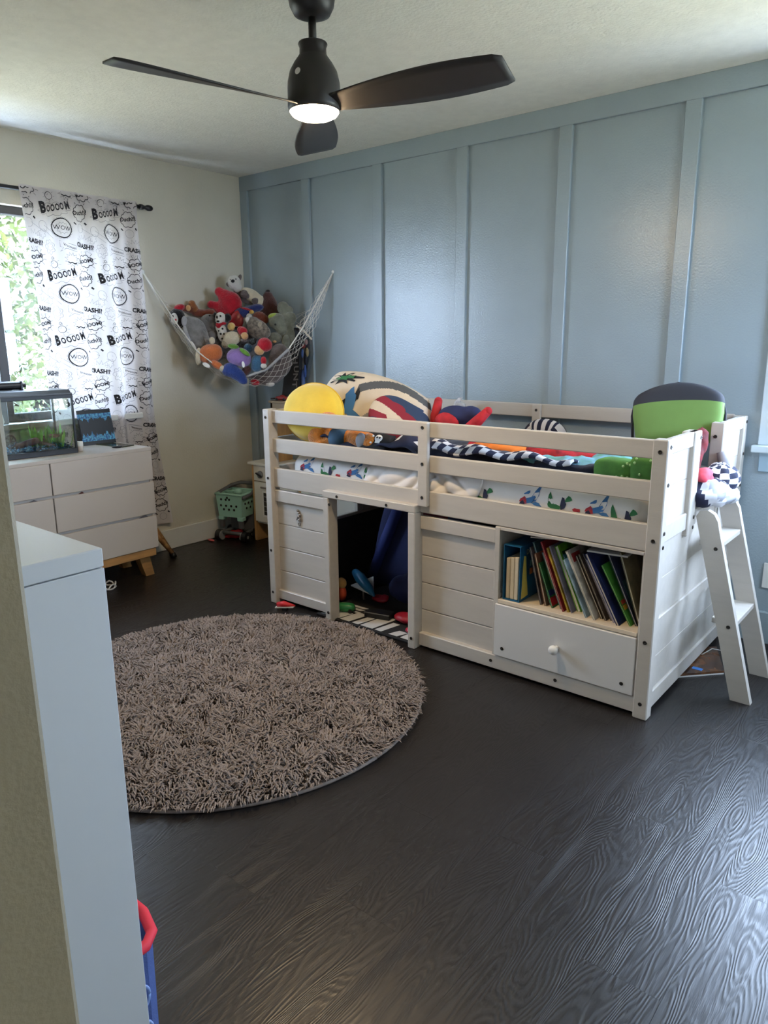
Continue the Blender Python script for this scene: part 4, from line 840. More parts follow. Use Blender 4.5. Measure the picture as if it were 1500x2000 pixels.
BK = [  # x, lean deg, h, t, d, colour, label, art
 (2.862, 14, .235, .006, .16, (96, 92, 96), 'thin grey picture book leaning just right of the blue slipcase', None),
 (2.885, 15, .215, .008, .17, (132, 92, 70), 'brown-covered picture book behind the green book with red corner', None),
 (2.915, 21, .185, .006, .19, (44, 112, 64), 'green picture book with red lower corner, nearest the slipcase', [(.04, .22, .0, 1, (176, 32, 44)), (.26, .38, .02, .3, (40, 50, 110)), (.35, .8, .2, .5, (112, 168, 84))]),
 (2.899, 20, .262, .007, .17, (58, 104, 112), 'tall teal picture book behind the green book', None),
 (2.950, 23, .235, .009, .19, (92, 128, 132), 'pale teal picture book with orange patch', [(.30, .5, .1, .7, (176, 122, 60)), (.02, .1, .1, .9, (40, 50, 48))]),
 (2.966, 22, .285, .006, .19, (140, 34, 44), 'tall narrow red-spined book leaning beside the teal one', None),
 (2.984, 23, .262, .006, .18, (206, 160, 44), 'thin golden yellow book leaning in the row', None),
 (2.998, 23, .272, .005, .18, (120, 112, 128), 'thin mauve-grey book between yellow and lime books', None),
 (3.020, 24, .272, .014, .19, (120, 190, 56), 'thick bright lime green book in the middle of row', [(.1, .9, .08, .5, (48, 104, 56)), (.05, .3, .3, .9, (30, 90, 120))]),
 (3.046, 25, .245, .006, .20, (40, 92, 96), 'dark teal book leaning right of the lime book', [(.05, .25, .1, .5, (40, 110, 170))]),
 (3.062, 26, .235, .006, .19, (150, 176, 190), 'pale blue paperback with a light spine', None),
 (3.080, 26, .262, .007, .18, (128, 118, 96), 'beige-brown paperback right of the pale blue one', None),
 (3.098, 27, .280, .008, .18, (196, 190, 182), 'off-white book with red label at its head', [(.82, .94, .1, .5, (176, 60, 60))]),
 (3.116, 27, .258, .008, .19, (74, 66, 60), 'dark brown book with worn corners', None),
 (3.134, 27, .268, .006, .19, (110, 96, 84), 'taupe paperback behind the dark brown book', None),
 (3.150, 28, .272, .006, .19, (58, 48, 60), 'plum coloured thin book in the right half', None),
 (3.166, 28, .255, .006, .20, (172, 164, 178), 'pale lilac thin book beside the navy cover', None),
 (3.190, 29, .290, .010, .20, (34, 46, 96), 'navy blue hardback with speckled cover', [(.4, .9, .1, .9, (46, 58, 112))]),
 (3.226, 30, .245, .006, .20, (76, 150, 62), 'green book with yellow-red arc near the right post', [(.25, .32, .05, .6, (214, 160, 50)), (.34, .40, .05, .6, (184, 60, 50)), (.05, .18, .45, .7, (30, 34, 40))]),
 (3.244, 26, .285, .007, .20, (46, 52, 84), 'dark blue glossy picture book behind the green arc book', [(.2, .6, .1, .6, (70, 110, 116)), (.1, .3, .3, .8, (120, 96, 80))]),
 (3.258, 19, .285, .008, .20, (110, 100, 72), 'olive brown book tight against the right post', None)]
for x_, ln, h, t, d, c, lb, art in BK: book(lb, x_, R(ln), h, t, d, c, band=art, y0=-1.012 + random.uniform(0, .05))
for i, (xa, ya, zz_, rz, c, lb) in enumerate(((2.80, -.98, .590, .35, (150, 150, 146), 'flat grey magazine laid across the tops of leaning books'), (2.97, -.97, .594, .15, (176, 150, 146), 'flat pinkish booklet lying under the shelf top'), (3.04, -.985, .578, .1, (206, 208, 210), 'flat white booklet wedged above the middle books'))):
    r = empty('flat_magazine', (xa, ya, zz_), lb, 'magazine', rz, 'picture books on the bed shelf'); MB().box(0, .15, 0, .20, 0, .003).build('pages', mat('page_214', (214, 208, 194), .8), r); MB().box(-.001, .151, -.001, .201, .003, .0045).box(-.001, .151, -.001, .201, -.0015, 0).build('cover', mat('mag_%d' % i, c, .4), r)

# ================================================================== UNDER THE BED
pmx = empty('play_mat', (2.0, -.66, 0), 'black and white striped play mat under the bed', 'mat')
MB().box(-.36, .27, -.375, .30, .002, .012, .003).build('mat_base', mat('mat_black', (26, 26, 28), .9), pmx); MW = mat('mat_white', (196, 196, 196), .9)
for k, (xa, xb, ya, yb) in enumerate(((-.34, -.30, -.36, -.31), (-.29, -.22, -.355, -.27), (-.21, -.15, -.36, -.24), (-.13, -.09, -.36, -.25), (-.075, .0, -.36, -.20), (.015, .055, -.36, -.24), (.10, .15, -.36, -.30), (.17, .26, -.36, -.12), (-.30, -.20, -.22, -.20), (-.30, -.20, -.19, -.17), (-.30, -.20, -.25, -.235))):
    MB().prism([(xa + .02, yb, .0122), (xa, ya, .0122), (xb, ya, .0122), (xb + .02, yb, .0122)], (0, 0, .001)).build('white_stripe', MW, pmx)
tn = empty('play_tent', (1.84, -.40, 0.013), 'dark navy and maroon soft play tent leaning inside the bed opening', 'tent')
TN, TM = mat('tent_navy', (38, 44, 88), .85, .2, 6), mat('tent_maroon', (110, 30, 44), .85, .2, 6)
MB().grid(lambda u, v: (-.30 + .62 * u, -.10 + .20 * v + .05 * math.sin(u * 5), .56 * math.sin(v * 1.5) * (1 - .15 * abs(2 * u - 1))), 16, 12, mif=lambda i, j: 1 if (5 < i < 12 and j > 2) else 0).build('tent_cloth', [TN, TM], tn, True).modifiers.new('thickness', 'SOLIDIFY').thickness = .01
MB().tube([(-.30, -.10, 0), (-.24, -.02, .25), (-.16, .06, .54)], [.03, .035, .03], 10).build('tent_edge', mat('tent_edge_blue', (48, 58, 120), .8), tn, True)
bp_ = empty('brown_plush', (2.16, -.72, .013), 'brown plush bear slumped at the right of the play opening', 'plush toy'); BRF = FUZ('brown_fur', (150, 98, 62))
fleece(MB().ball((.05, .02, .10), (.09, .08, .10)).ball((.0, -.02, .24), (.075, .065, .065)).ball((-.06, -.045, .21), (.045, .04, .035)).ball((.06, .0, .30), (.03, .025, .03)).ball((-.02, -.07, .05), (.06, .04, .04)).build('body', BRF, bp_), .011)
MB().ball((-.015, -.078, .255), .009).build('eye', BLACKP, bp_, True); MB().ball((-.10, -.06, .225), .012).build('nose', BLACKP, bp_, True)
tl = empty('blue_toy_plane', (1.66, -.72, .013), 'teal toy jet with a white wing edge just inside the opening', 'toy plane'); MB().tube([(-.06, .03, .12), (.0, 0, .11), (.09, -.03, .07), (.15, -.06, .055)], [.02, .03, .026, .006], 10).build('fuselage', mat('teal_plastic', (40, 112, 150), .35), tl, True); MB().prism([(-.02, -.05, .07), (.15, -.06, .052), (.02, .09, .09)], (0, 0, .006)).build('wing', mat('toy_white', (214, 214, 214), .4), tl); MB().tube([(.04, -.02, .07), (.045, -.02, .0)], .006, 8).build('landing_gear', SIL, tl, True)
yo = empty('tan_figure', (1.628, -.83, .013), 'small tan and orange toy figure beside the left door post', 'toy figure'); MB().ball((0, 0, .10), (.03, .025, .03)).build('head', mat('toy_tan', (206, 160, 96), .7), yo, True); MB().ball((0, 0, .045), (.028, .025, .045)).build('torso', mat('toy_orange', (196, 76, 44), .7), yo, True)
gc = empty('green_toy_car', (1.745, -.93, .014), 'green toy car lying on the striped mat', 'toy car'); MB().ball((0, 0, .022), (.052, .026, .022), (0, 0, .5), 14, 8, e=.7).build('car_body', mat('toy_green', (46, 128, 72), .35), gc, True)
for dx, dy in ((.03, .03), (-.03, .0), (.04, -.01), (-.015, -.035)): MB().lathe([(.010, -.004), (.010, .004)], 12).build('wheel', BLACKP, gc).location = (dx, dy, .010)
for ch in gc.children:
    if ch.name.startswith('wheel'): ch.rotation_euler = (R(90), 0, .5)
RP = mat('toy_red', (160, 30, 50), .4)
for i, (x_, y_, s, lb) in enumerate(((1.80, -.72, .055, 'dark red toy lump behind the green toy car'), (2.20, -.955, .05, 'red toy disc near the right door post'), (2.08, -.86, .07, 'maroon crumpled toy beside the brown plush'))):
    r = empty('red_toy', (x_, y_, .013), lb, 'toy'); fleece(MB().ball((0, 0, s * .35), (s, s * .6, s * .35)).ball((s * .5, .01, s * .5), (s * .4, s * .4, s * .35)).build('shell', RP, r), .008, .01, .04)
bxx = empty('black_case', (1.93, -.88, .013), 'flat black toy case lying on the striped mat', 'case'); rot_obj(MB().box(-.07, .07, -.035, .035, 0, .028, .004).build('case_body', BLACKP, bxx), 0, 0, .25); rot_obj(MB().box(-.07, .07, -.037, -.034, .024, .030, .001).build('case_edge', mat('case_edge', (96, 96, 98), .4), bxx), 0, 0, .25)
nv = empty('navy_bag', (1.90, -.62, .013), 'dark navy soft bag sitting in the middle of the opening', 'bag'); fleece(MB().ball((0, 0, .07), (.11, .08, .075)).ball((.05, .01, .13), (.06, .06, .05)).build('bag_body', TN, nv), .012, .02, .06)

# ================================================================== FLOOR BITS
sh = empty('red_toy_shoe', (1.467, -1.088, 0), 'small red and white toy shoe on the floor by the bed panel', 'toy shoe', R(20))
MB().prism([(-.05, -.018, .012), (.05, -.010, .022), (.05, .016, .022), (-.05, .018, .012)], (0, 0, .006)).build('sole', mat('sole_white', (220, 218, 214), .5), sh)
MB().tube([(-.042, 0, .026), (-.005, 0, .034), (.02, 0, .032), (.055, .004, .030)], [.014, .017, .012, .004], 10).build('upper', mat('shoe_red', (196, 32, 38), .5), sh, True); MB().box(-.012, .012, -.012, .012, 0, .014).build('heel', BLACKP, sh)
MGM = mat('dark_glossy_print', (36, 28, 28), .2, .9, 16, rgb2=(110, 70, 40))
mg = [at(u, v, z=.004) for u, v in ((1322, 1322), (1414, 1315), (1399, 1268), (1352, 1268))]
m_ = empty('game_box', (mg[0].x, mg[0].y, 0), 'flat glossy dark picture box on the floor beneath the ladder', 'box')
MB().prism([(q.x - mg[0].x, q.y - mg[0].y, .004) for q in mg], (0, 0, .012)).build('lid', MGM, m_); MB().prism([((q.x - mg[0].x) * .99 + .001, (q.y - mg[0].y) * .99 + .001, 0) for q in mg], (0, 0, .006)).build('tray', mat('box_white', (206, 204, 200), .5), m_)
c0 = mg[0].lerp(mg[1], .35).lerp(mg[2], .15); MB().box(-.02, .02, -.012, .012, .0162, .0168).build('blue_badge', mat('badge_blue', (50, 120, 196), .4), m_).location = (c0.x - mg[0].x, c0.y - mg[0].y, 0)
tag(MB().tube([(3.30, -.40, .004), (3.345, -.30, .03), (3.38, -.27, .02), (3.42, -.34, .004), (3.45, -.45, .018)], .002, 6).build('loose_string', mat('white_cable', (205, 203, 200), .5), None, True), 'thin white cord looping on the floor beside the game box', 'string')
pk_ = at(407, 1053, z=.01); tag(MB().ball((0, 0, .008), (.035, .012, .008)).build('pink_scrap', mat('pink_plastic', (222, 104, 104), .5), None, True, (pk_.x + .03, pk_.y, 0)), 'small pink toy piece on the floor at the left baseboard', 'toy piece')
ol = empty('wall_outlet', (3.50, -.001, .315), 'white cover plate low on the blue wall by the right edge', 'outlet'); MB().box(-.047, .047, -.007, 0, -.058, .058, .002).build('cover_plate', WTRIM, ol)
for z_ in (-.022, .022): MB().box(-.014, .014, -.0085, -.006, z_ - .012, z_ + .012, .001).build('socket', WTRIM, ol)

# ================================================================== TOY KITCHEN
kt = empty('toy_kitchen', (.76, -.15, 0), 'white and pine toy kitchen in the corner behind the bed', 'toy kitchen')
def K(x0, x1, y0, y1, z0, z1, name, m, bev=.002, par=None): 
    o = box_rel(kt, x0, x1, y0, y1, z0, z1, bev).build(name, m, par or kt); return o
KW = mat('kitchen_white', (220, 214, 200), .45)
K(.262, 1.27, -.288, -.03, .538, .556, 'counter_top', KW); K(.287, .312, -.272, -.04, 0, .538, 'side_frame', PINE); K(1.235, 1.26, -.272, -.04, 0, .538, 'side_frame', PINE)
K(.74, .765, -.272, -.04, 0, .538, 'side_frame', PINE)
K(.312, .74, -.262, -.05, .13, .142, 'bottom_board', KW); K(.312, .74, -.278, -.262, .430, .535, 'control_panel', KW)
dr_ = K(.314, .738, -.280, -.264, .146, .424, 'oven_door', KW)
K(.395, .66, -.2815, -.278, .185, .37, 'window_border', mat('border_white', (232, 228, 218), .4), .001, dr_); K(.410, .645, -.2828, -.2805, .20, .355, 'oven_window', mat('oven_dark', (48, 46, 44), .2), .0, dr_)
for k in range(4): K(.410, .645, -.2845, -.2825, .225 + k * .034, .229 + k * .034, 'rack_bar', SIL, 0, dr_)
K(.40, .66, -.302, -.295, .388, .400, 'door_handle', SIL, .002, dr_)
K(.765, 1.235, -.272, -.262, .15, .53, 'cabinet_door', KW); 
knb = MB().lathe([(.024, 0), (.026, .003), (.025, .012), (.014, .016), (.002, .016)], 20).build('knob', mat('knob_grey', (120, 120, 122), .4, metal=.5), kt, True); knb.location = Vector((.385, -.278, .478)) - kt.location; knb.rotation_euler = (R(90), 0, 0)
MB().box(-.005, .005, -.030, .030, .014, .026, .002).build('knob_grip', BLACKP, knb).rotation_euler = (0, 0, R(70))
K(.425, .445, -.20, -.03, .556, .958, 'hutch_post', PINE); K(1.10, 1.12, -.20, -.03, .556, .958, 'hutch_post', PINE); K(.41, 1.13, -.205, -.03, .958, .972, 'hutch_shelf', mat('hutch_tan', (170, 154, 130), .6)); K(.425, 1.12, -.034, -.030, .78, .958, 'hutch_back', KW, 0); K(.425, 1.12, -.20, -.19, .90, .958, 'hutch_fascia', MATS['hutch_tan'])
rt = empty('red_toy_car', (.485, -.15, .972), 'red toy car on top of the toy kitchen', 'toy car', R(10)); MB().ball((0, 0, .016), (.05, .02, .014), None, 14, 8, e=.7).ball((.005, 0, .028), (.022, .016, .010)).build('car_body', mat('car_red', (150, 40, 40), .4), rt, True); MB().tube([(-.09, 0, .010), (-.04, 0, .014)], .006, 6).build('bumper', mat('car_dark', (60, 40, 40), .5), rt, True)
for dx in (-.028, .03): MB().tube([(dx, -.021, .009), (dx, .021, .009)], .009, 10).build('wheel', BLACKP, rt, True)
# tall bag with lettering and a clear bag of toys, standing on the hutch against the blue wall
hb = empty('black_toy_bag', (.52, -.075, .972), 'tall black toy bag with vertical grey letters in the corner', 'bag')
lf = [at(u, v, y=-.105) for u, v in ((548, 800), (556, 720), (566, 660), (573, 640), (586, 650), (584, 720), (580, 800))]
lf = [q - hb.location for q in lf]; MB().prism([(q.x, q.y + .0, q.z) for q in lf][::-1], (0, .045, 0)).build('bag_body', mat('bag_black', (34, 35, 40), .5, .3, 12), hb)
tm = MB()
for ch, (u, v) in zip('HUNT', ((578, 704), (580, 721), (579, 736), (577, 751))):
    q = at(u - 2, v, y=-.1075) - hb.location; gv_, gf_ = text_geo(ch, .062, .03)
    tm.add([(q.x + y * 1.0, q.y, q.z - x * 1.05 + y * .06) for x, y in gv_], gf_)
tm.build('lettering', mat('bag_letter', (138, 136, 136), .5), hb)
MB().tube([at(557 - i * 3 + (i * i * .0), 725 + i * 12, y=-.109) - hb.location for i in range(6)], .0012, 5).build('string', mat('string_grey', (150, 150, 150), .6), hb, True)
cbg = empty('clear_toy_bag', (.66, -.07, .972), 'clear plastic bag with blue toy pieces hanging beside the black bag', 'bag')
ol_ = [at(u, v, y=-.09) - cbg.location for u, v in ((583, 770), (582, 720), (580, 650), (588, 640), (603, 655), (607, 690), (598, 730), (590, 772))]
MB().prism([tuple(q) for q in ol_][::-1], (0, .03, 0)).build('plastic_sleeve', CLEARBAG, cbg)
ii = MB(); mm_ = [mat('piece_blue', (70, 110, 190), .35), mat('piece_pink', (206, 160, 150), .5), mat('piece_red', (170, 60, 60), .5), mat('piece_dark', (50, 56, 70), .5), mat('piece_tan', (206, 180, 130), .5)]
for (u, v, ru, rv, mi) in ((592, 745, 5, 26, 0), (597, 700, 6, 14, 3), (590, 690, 5, 10, 0), (600, 688, 4, 10, 4), (592, 676, 7, 5, 2), (598, 668, 4, 6, 1), (592, 655, 7, 8, 3), (589, 644, 6, 6, 1), (596, 725, 3, 14, 0)):
    q = at(u, v, y=-.078) - cbg.location; ii.ball(q, (ru * .0030, .010, rv * .0030), n=10, m=7, mi=mi)
ii.build('toy_pieces', mm_, cbg, True)
gv_, gf_ = text_geo('BOUNTY', .026, .02); q = at(584.5, 705, y=-.0915) - cbg.location; MB().add([(q.x + y, q.y, q.z - x * 1.0) for x, y in gv_], gf_).build('lettering', mat('letter_white', (225, 225, 225), .5), cbg)

# ================================================================== TOY SHOPPING CART
ctr = at(455, 1056, z=0)
ct = empty('toy_shopping_cart', (.165, -.315, 0), 'mint green toy shopping cart with grey frame in the left corner', 'toy cart', R(16))
MINT, CGR = mat('mint_plastic', (156, 202, 184), .4), mat('cart_grey', (88, 90, 92), .45)
bw, bd = .105, .10
def frus(z0, z1, a0, a1, w=.006):                  # open tapered basket with wall thickness
    b = MB(); R4 = lambda a, z: [(-bw * a, -bd * a, z), (bw * a, -bd * a, z), (bw * a, bd * a, z), (-bw * a, bd * a, z)]
    v = R4(a0, z0) + R4(a1, z1) + R4(a1 * .94, z1) + R4(a0 * .93, z0 + w); f = [(3, 2, 1, 0), (12, 13, 14, 15)]
    for k in range(3): f += [(4 * k + i, 4 * k + (i + 1) % 4, 4 * k + 4 + (i + 1) % 4, 4 * k + 4 + i) for i in range(4)]
    return b.add(v, f)
frus(.175, .335, .88, 1.0).build('basket', MINT, ct)
rm = MB()
for a, b in (((-1, -1), (1, -1)), ((1, -1), (1, 1)), ((1, 1), (-1, 1)), ((-1, 1), (-1, -1))): rm.tube([(a[0] * bw, a[1] * bd, .337), (b[0] * bw, b[1] * bd, .337)], .008, 8)
rm.build('basket_rim', MINT, ct, True)
hol = MB().lathe([(.0085, 0), (.0085, .0012)], 10).mesh('vent_hole', BLACKP)
def hole(x, z, side):
    k = .88 + .12 * (z - .175) / .16
    if side == 'f': link('vent_hole', hol, ct, (x, -bd * k - .0006, z), (R(90), 0, 0))
    else: link('vent_hole', hol, ct, (bw * k + .0006, x, z), (0, R(90), 0))
for i in range(4): hole(-.068 + i * .042, .255, 'f')
for i in range(3): hole(-.047 + i * .042, .228, 'f')
for x_, z_ in ((-.062, .298), (-.012, .312), (.004, .300), (-.024, .298)): hole(x_, z_, 'f')
for x_, z_ in ((-.05, .27), (-.01, .27), (.03, .27), (-.03, .235), (.015, .235), (.05, .30)): hole(x_, z_, 's')
for sx in (-1, 1):
    MB().box(sx * .078 - .016, sx * .078 + .016, -.088, -.06, .095, .178, .004).build('basket_leg', MINT if False else CGR, ct)
    MB().box(sx * .078 - .022, sx * .078 + .022, -.092, -.045, .150, .178, .004).build('corner_foot', MINT, ct)
MB().box(-.10, .10, .05, .075, .04, .30, .006).build('back_frame', CGR, ct)
MB().tube([(-.085, -.07, .055), (-.085, .06, .055), (.085, .06, .055), (.085, -.07, .055), (-.085, -.07, .055)], .014, 8).build('chassis', CGR, ct, True)
MB().tube([(bw + .004, -bd + .01, .315), (bw + .008, 0, .325), (bw + .006, bd, .36), (.06, bd + .045, .375), (-.06, bd + .045, .375), (-bw - .006, bd, .36), (-bw - .004, -bd + .01, .33)], .013, 10).build('push_handle', CGR, ct, True)
for sx in (-1, 1):
    for sy in (-.075, .07):
        w_ = MB().tube([(sx * .088, sy, .037), (sx * .125, sy, .037)], .037, 20).build('wheel', BLACKP, ct, False); MB().tube([(sx * .082, sy, .037), (sx * .128, sy, .037)], .011, 12).build('hub', mat('hub_grey', (150, 150, 148), .4), w_); MB().tube([(sx * .080, sy, .037), (sx * .090, sy, .037)], .034, 20).build('inner_rim', mat('rim_pale', (150, 152, 150), .5), w_)
MB().tube([(-.10, 0, .335), (.02, -.02, .345)], .006, 8).ball((.035, -.03, .345), (.030, .026, .022)).build('mint_bottle', MINT, ct, True)
rc = empty('red_fabric_toy', tuple((at(458, 1052, z=0)).xy) + (0,), 'crumpled red cloth toy in front of the shopping cart', 'toy', R(30)); fleece(MB().ball((0, 0, .03), (.055, .03, .03)).ball((.035, .01, .045), (.03, .025, .028)).ball((-.045, -.005, .018), (.03, .024, .018)).build('cloth', mat('bright_red_cloth', (178, 28, 36), .7), rc), .007, .012, .03)

# ================================================================== TOY HAMMOCK AND PLUSH TOYS
hm = empty('toy_hammock', (.42, -.41, 1.05), 'white net toy hammock hung across the corner between two walls', 'hammock')
NET = mat('white_net_cord', (222, 218, 210), .8)
def poly(pts, n):                                   # resample a pixel polyline
    P = [Vector(p) for p in pts]; L = [0]
    for a, b in zip(P, P[1:]): L.append(L[-1] + (b - a).length)
    out = []
    for i in range(n + 1):
        t = L[-1] * i / n; k = max(j for j in range(len(L)) if L[j] <= t + 1e-9); k = min(k, len(P) - 2); f = (t - L[k]) / (L[k + 1] - L[k]); out.append(P[k].lerp(P[k + 1], f))
    return out
NS = 56
F2 = poly([(279, 531), (310, 579), (345, 632), (385, 686), (420, 713), (450, 729), (480, 736), (520, 722), (563, 683), (590, 642), (618, 592), (651, 531)], NS)
G2_ = poly([(279, 533), (309, 586), (342, 646), (382, 702), (425, 735), (475, 756), (520, 754), (555, 738), (582, 694), (603, 655), (628, 596), (651, 533)], NS)
def cF(s): return .835 + .13 * math.sin(math.pi * s)
Fp = [at(p.x, p.y, d=cF(i / NS)) for i, p in enumerate(F2)]
Gp = [at(p.x, p.y, d=.835 + .02 * math.sin(math.pi * i / NS)) for i, p in enumerate(G2_)]
Kp = [Vector((max(.03, (Gp[i].x) * .55), min(-.05, Gp[i].y * .55), Gp[i].z * .75 + .25 * 1.35)) if 6 < i < NS - 6 else Gp[i] for i in range(NS + 1)]
NT = 12
def netp(i, j):
    t = j / NT
    a = Fp[i].lerp(Gp[i], min(1, t * 2)) if t <= .5 else Gp[i].lerp(Kp[i], (t - .5) * 2)
    return a - hm.location
nb = MB()
for i in range(NS):
    for j in range(NT):
        if (i + j) % 2 == 0:
            nb.tube([netp(i, j), netp(i + 1, j + 1)], .0013, 3, False)
            if j > 0: nb.tube([netp(i, j), netp(i + 1, j - 1)], .0013, 3, False)
        elif j == NT - 1: nb.tube([netp(i, j + 1), netp(i + 1, j)], .0013, 3, False)
nb.build('net', NET, hm)
MB().tube([p - hm.location for p in Fp], .0045, 8).build('rim_cord', NET, hm, True)
bd_ = [i for i in range(NS + 1) if 475 <= F2[i].x <= 566]
MB().tube([Fp[i] - hm.location for i in bd_], .0085, 8).build('elastic_band', mat('grey_elastic', (168, 168, 170), .8), hm, True)
for A_, tri in ((Vector((651, 531)), ((578, 640, .74), (608, 665, .84))), (Vector((279, 531)), ((338, 612, .70), (320, 568, .45)))):
    n_ = 9; w = MB()
    def tp_(i, j):
        a = Vector((tri[0][0], tri[0][1], tri[0][2])).lerp(Vector((tri[1][0], tri[1][1], tri[1][2])), j / n_); q = Vector((A_.x, A_.y, .83)).lerp(a, .06 + .94 * i / 14); return at(q.x, q.y, d=q.z) - hm.location
    for i in range(14):
        for j in range(n_):
            if (i + j) % 2 == 0: w.tube([tp_(i, j), tp_(i + 1, j + 1)], .0014, 3, False)
            else: w.tube([tp_(i, j + 1), tp_(i + 1, j)], .0014, 3, False)
    w.build('net_wing', NET, hm)
MB().tube([at(579, 636, d=.80) - hm.location, at(592, 645, d=.85) - hm.location, at(609, 663, d=.87) - hm.location], .0055, 8).build('spreader', mat('spreader_cream', (220, 208, 190), .7), hm, True)
for p in (Fp[0], Fp[-1]): MB().ball(p - hm.location, (.012, .012, .012), n=10, m=6).build('hook', WTRIM, hm, True)

KP = .00322                                          # metres per photo pixel at the hammock
def toy(name, label, u, v, d, parts, voxel=.007, m=None, cat='plush toy'):
    """parts: (part name, material, [(du, dv, dd, ru, rv, rd, tilt)], melt?) in photo pixels around (u, v)"""
    p = at(u, v, d=d); zmin = min(-q[1] - q[4] for pt in parts for q in pt[2]) * KP
    r = empty(name, (p.x, p.y, p.z + zmin), label, cat, R(39.4)); r['group'] = 'plush toys heaped in the hammock'
    for nm, mt_, bl in parts:
        b = MB()
        for q in bl:
            b.ball((q[0] * KP, q[2] * KP, -q[1] * KP - zmin), (q[3] * KP, q[5] * KP, q[4] * KP), (0, R(q[6]) if len(q) > 6 else 0, 0), 14, 10)
        o = b.build(nm, mt_, r, True)
        if len(bl) > 1 and min(q[3] for q in bl) > 3: fleece(o, voxel)
    return r
RED = FUZ('red_plush', (188, 24, 44), var=.15, bs=120); GRY = FUZ('grey_plush', (148, 146, 146)); TAU = FUZ('taupe_shag', (150, 138, 124), var=.5, vs=60); CRF = FUZ('cream_plush', (226, 214, 188), var=.1)
BRN = FUZ('dark_brown_plush', (92, 56, 52)); CHS = FUZ('chestnut_plush', (136, 66, 46)); BKF = FUZ('black_plush', (26, 25, 28), var=.1); WHF = FUZ('white_plush', (222, 218, 212), var=.06); OLV = FUZ('sage_grey_plush', (136, 138, 122)); PNK = FUZ('tan_felt', (222, 172, 120), var=.06)
ORP = FUZ('orange_plush_fur', (214, 118, 66), var=.1); PUR = FUZ('purple_plush', (152, 122, 186), var=.08); GRN = FUZ('leaf_green_felt', (106, 156, 56), var=.1); BLP = FUZ('royal_blue_plush', (40, 66, 138), var=.15); TEA = FUZ('steel_blue_plush', (62, 106, 140), var=.1); MGR = FUZ('grey_brown_plush', (122, 110, 108))
LIM = FUZ('lime_plush', (178, 200, 76)); TAGM = mat('cloth_tag', (236, 234, 232), .7); EYE = mat('bead_black', (14, 14, 16), .15)
toy('husky_plush', 'grey and white husky plush with black nose topping the heap', 470, 566, .40, [('body', CRF, [(22, 12, 0, 26, 13, 14, 30), (40, 24, -2, 14, 12, 12)]), ('head', WHF, [(-12, -14, -4, 14, 15, 13), (-6, -4, -4, 10, 10, 10)]), ('back_fur', MGR, [(6, 14, 4, 24, 12, 12, 32), (-4, 4, 4, 12, 10, 10)]), ('paw', MGR, [(9, 9, -12, 9, 9, 6), (14, 13, -12, 7, 6, 6)]), ('paw', MGR, [(31, 23, -10, 8, 7, 6)]), ('ear', MGR, [(-22, -10, -4, 7, 5, 4, 20)]), ('ear', MGR, [(-1, -24, 2, 4, 7, 4, 20)]), ('crown', MGR, [(-16, -22, 2, 10, 6, 8, -20)]), ('nose', BKF, [(-12, -16, -16, 4, 3.5, 3)]), ('eye', EYE, [(-17, -19, -14, 1.4, 1.4, 1)]), ('eye', EYE, [(-6, -20, -14, 1.4, 1.4, 1)])])
toy('red_plush', 'large plain red plush seen from behind with stubby arms', 448, 592, .52, [('body', RED, [(2, 2, 0, 24, 26, 18), (-8, -10, 0, 14, 18, 13), (-19, -22, 0, 10, 10, 9), (-14, -16, 0, 10, 11, 9), (-30, 3, 0, 17, 7, 8, 8), (-37, 3, 0, 9, 9, 8), (-10, 16, 0, 22, 10, 12, 10)])], .009)
toy('black_hood_plush', 'black hooded plush with round white face at the left net edge', 346, 620, .72, [('hood', BKF, [(0, 0, 0, 16, 18, 14), (2, 8, 2, 12, 14, 10)]), ('face', WHF, [(-2, 2, -10, 8, 11, 6)]), ('eye', EYE, [(-4, -2, -16, 1.8, 2.2, 1.2)]), ('mouth', RED, [(1, 5, -15.5, 2, 2.2, 1.2)]), ('red_cap', RED, [(4, -18, 4, 12, 7, 10, -20)])])
toy('monkey_plush', 'reddish brown monkey plush lying behind the grey plush', 380, 606, .55, [('body', CHS, [(12, 6, 0, 20, 8, 9), (-4, -2, 0, 12, 10, 9), (-16, -3, 2, 14, 8, 8, 10), (28, 4, 2, 14, 7, 8)]), ('head', FUZ('monkey_tan', (166, 102, 58)), [(-4, -12, -2, 8, 8, 8), (2, -2, -3, 7, 9, 7)]), ('muzzle', PNK, [(-10, -4, -9, 5, 6, 4)])])
toy('big_grey_plush', 'big light grey plush with floppy ear leaning at the left', 384, 650, .76, [('body', GRY, [(0, 0, 0, 22, 32, 18, -22), (-12, -16, 0, 14, 16, 13), (8, 18, 0, 20, 16, 16), (2, -6, 0, 18, 24, 16, -22)]), ('arm', GRY, [(20, 12, -10, 6, 20, 6, -24)]), ('ear', FUZ('pale_grey_plush', (182, 182, 186), var=.1), [(-20, -22, -10, 6, 10, 5, 6)]), ('chest_patch', FUZ('pale_grey_plush', (182, 182, 186), var=.1), [(-16, 6, -10, 6, 22, 7, -14)]), ('tag', TAGM, [(-3, 24, -18, 2.4, 9, .6, -28)])], .009)
toy('hippo_plush', 'medium grey hippo plush between the grey plush and dalmatian', 410, 632, .64, [('body', GRY, [(-2, -4, 0, 17, 15, 13), (4, 14, 0, 13, 16, 12)]), ('muzzle', FUZ('mid_grey_plush', (124, 122, 124)), [(4, -10, -9, 11, 8, 8), (8, 6, -6, 9, 9, 8)]), ('foot', FUZ('mid_grey_plush', (124, 122, 124)), [(5, 24, -12, 9, 9, 7)]), ('eye', EYE, [(4, -15, -16, 1.5, 1.5, 1)])])
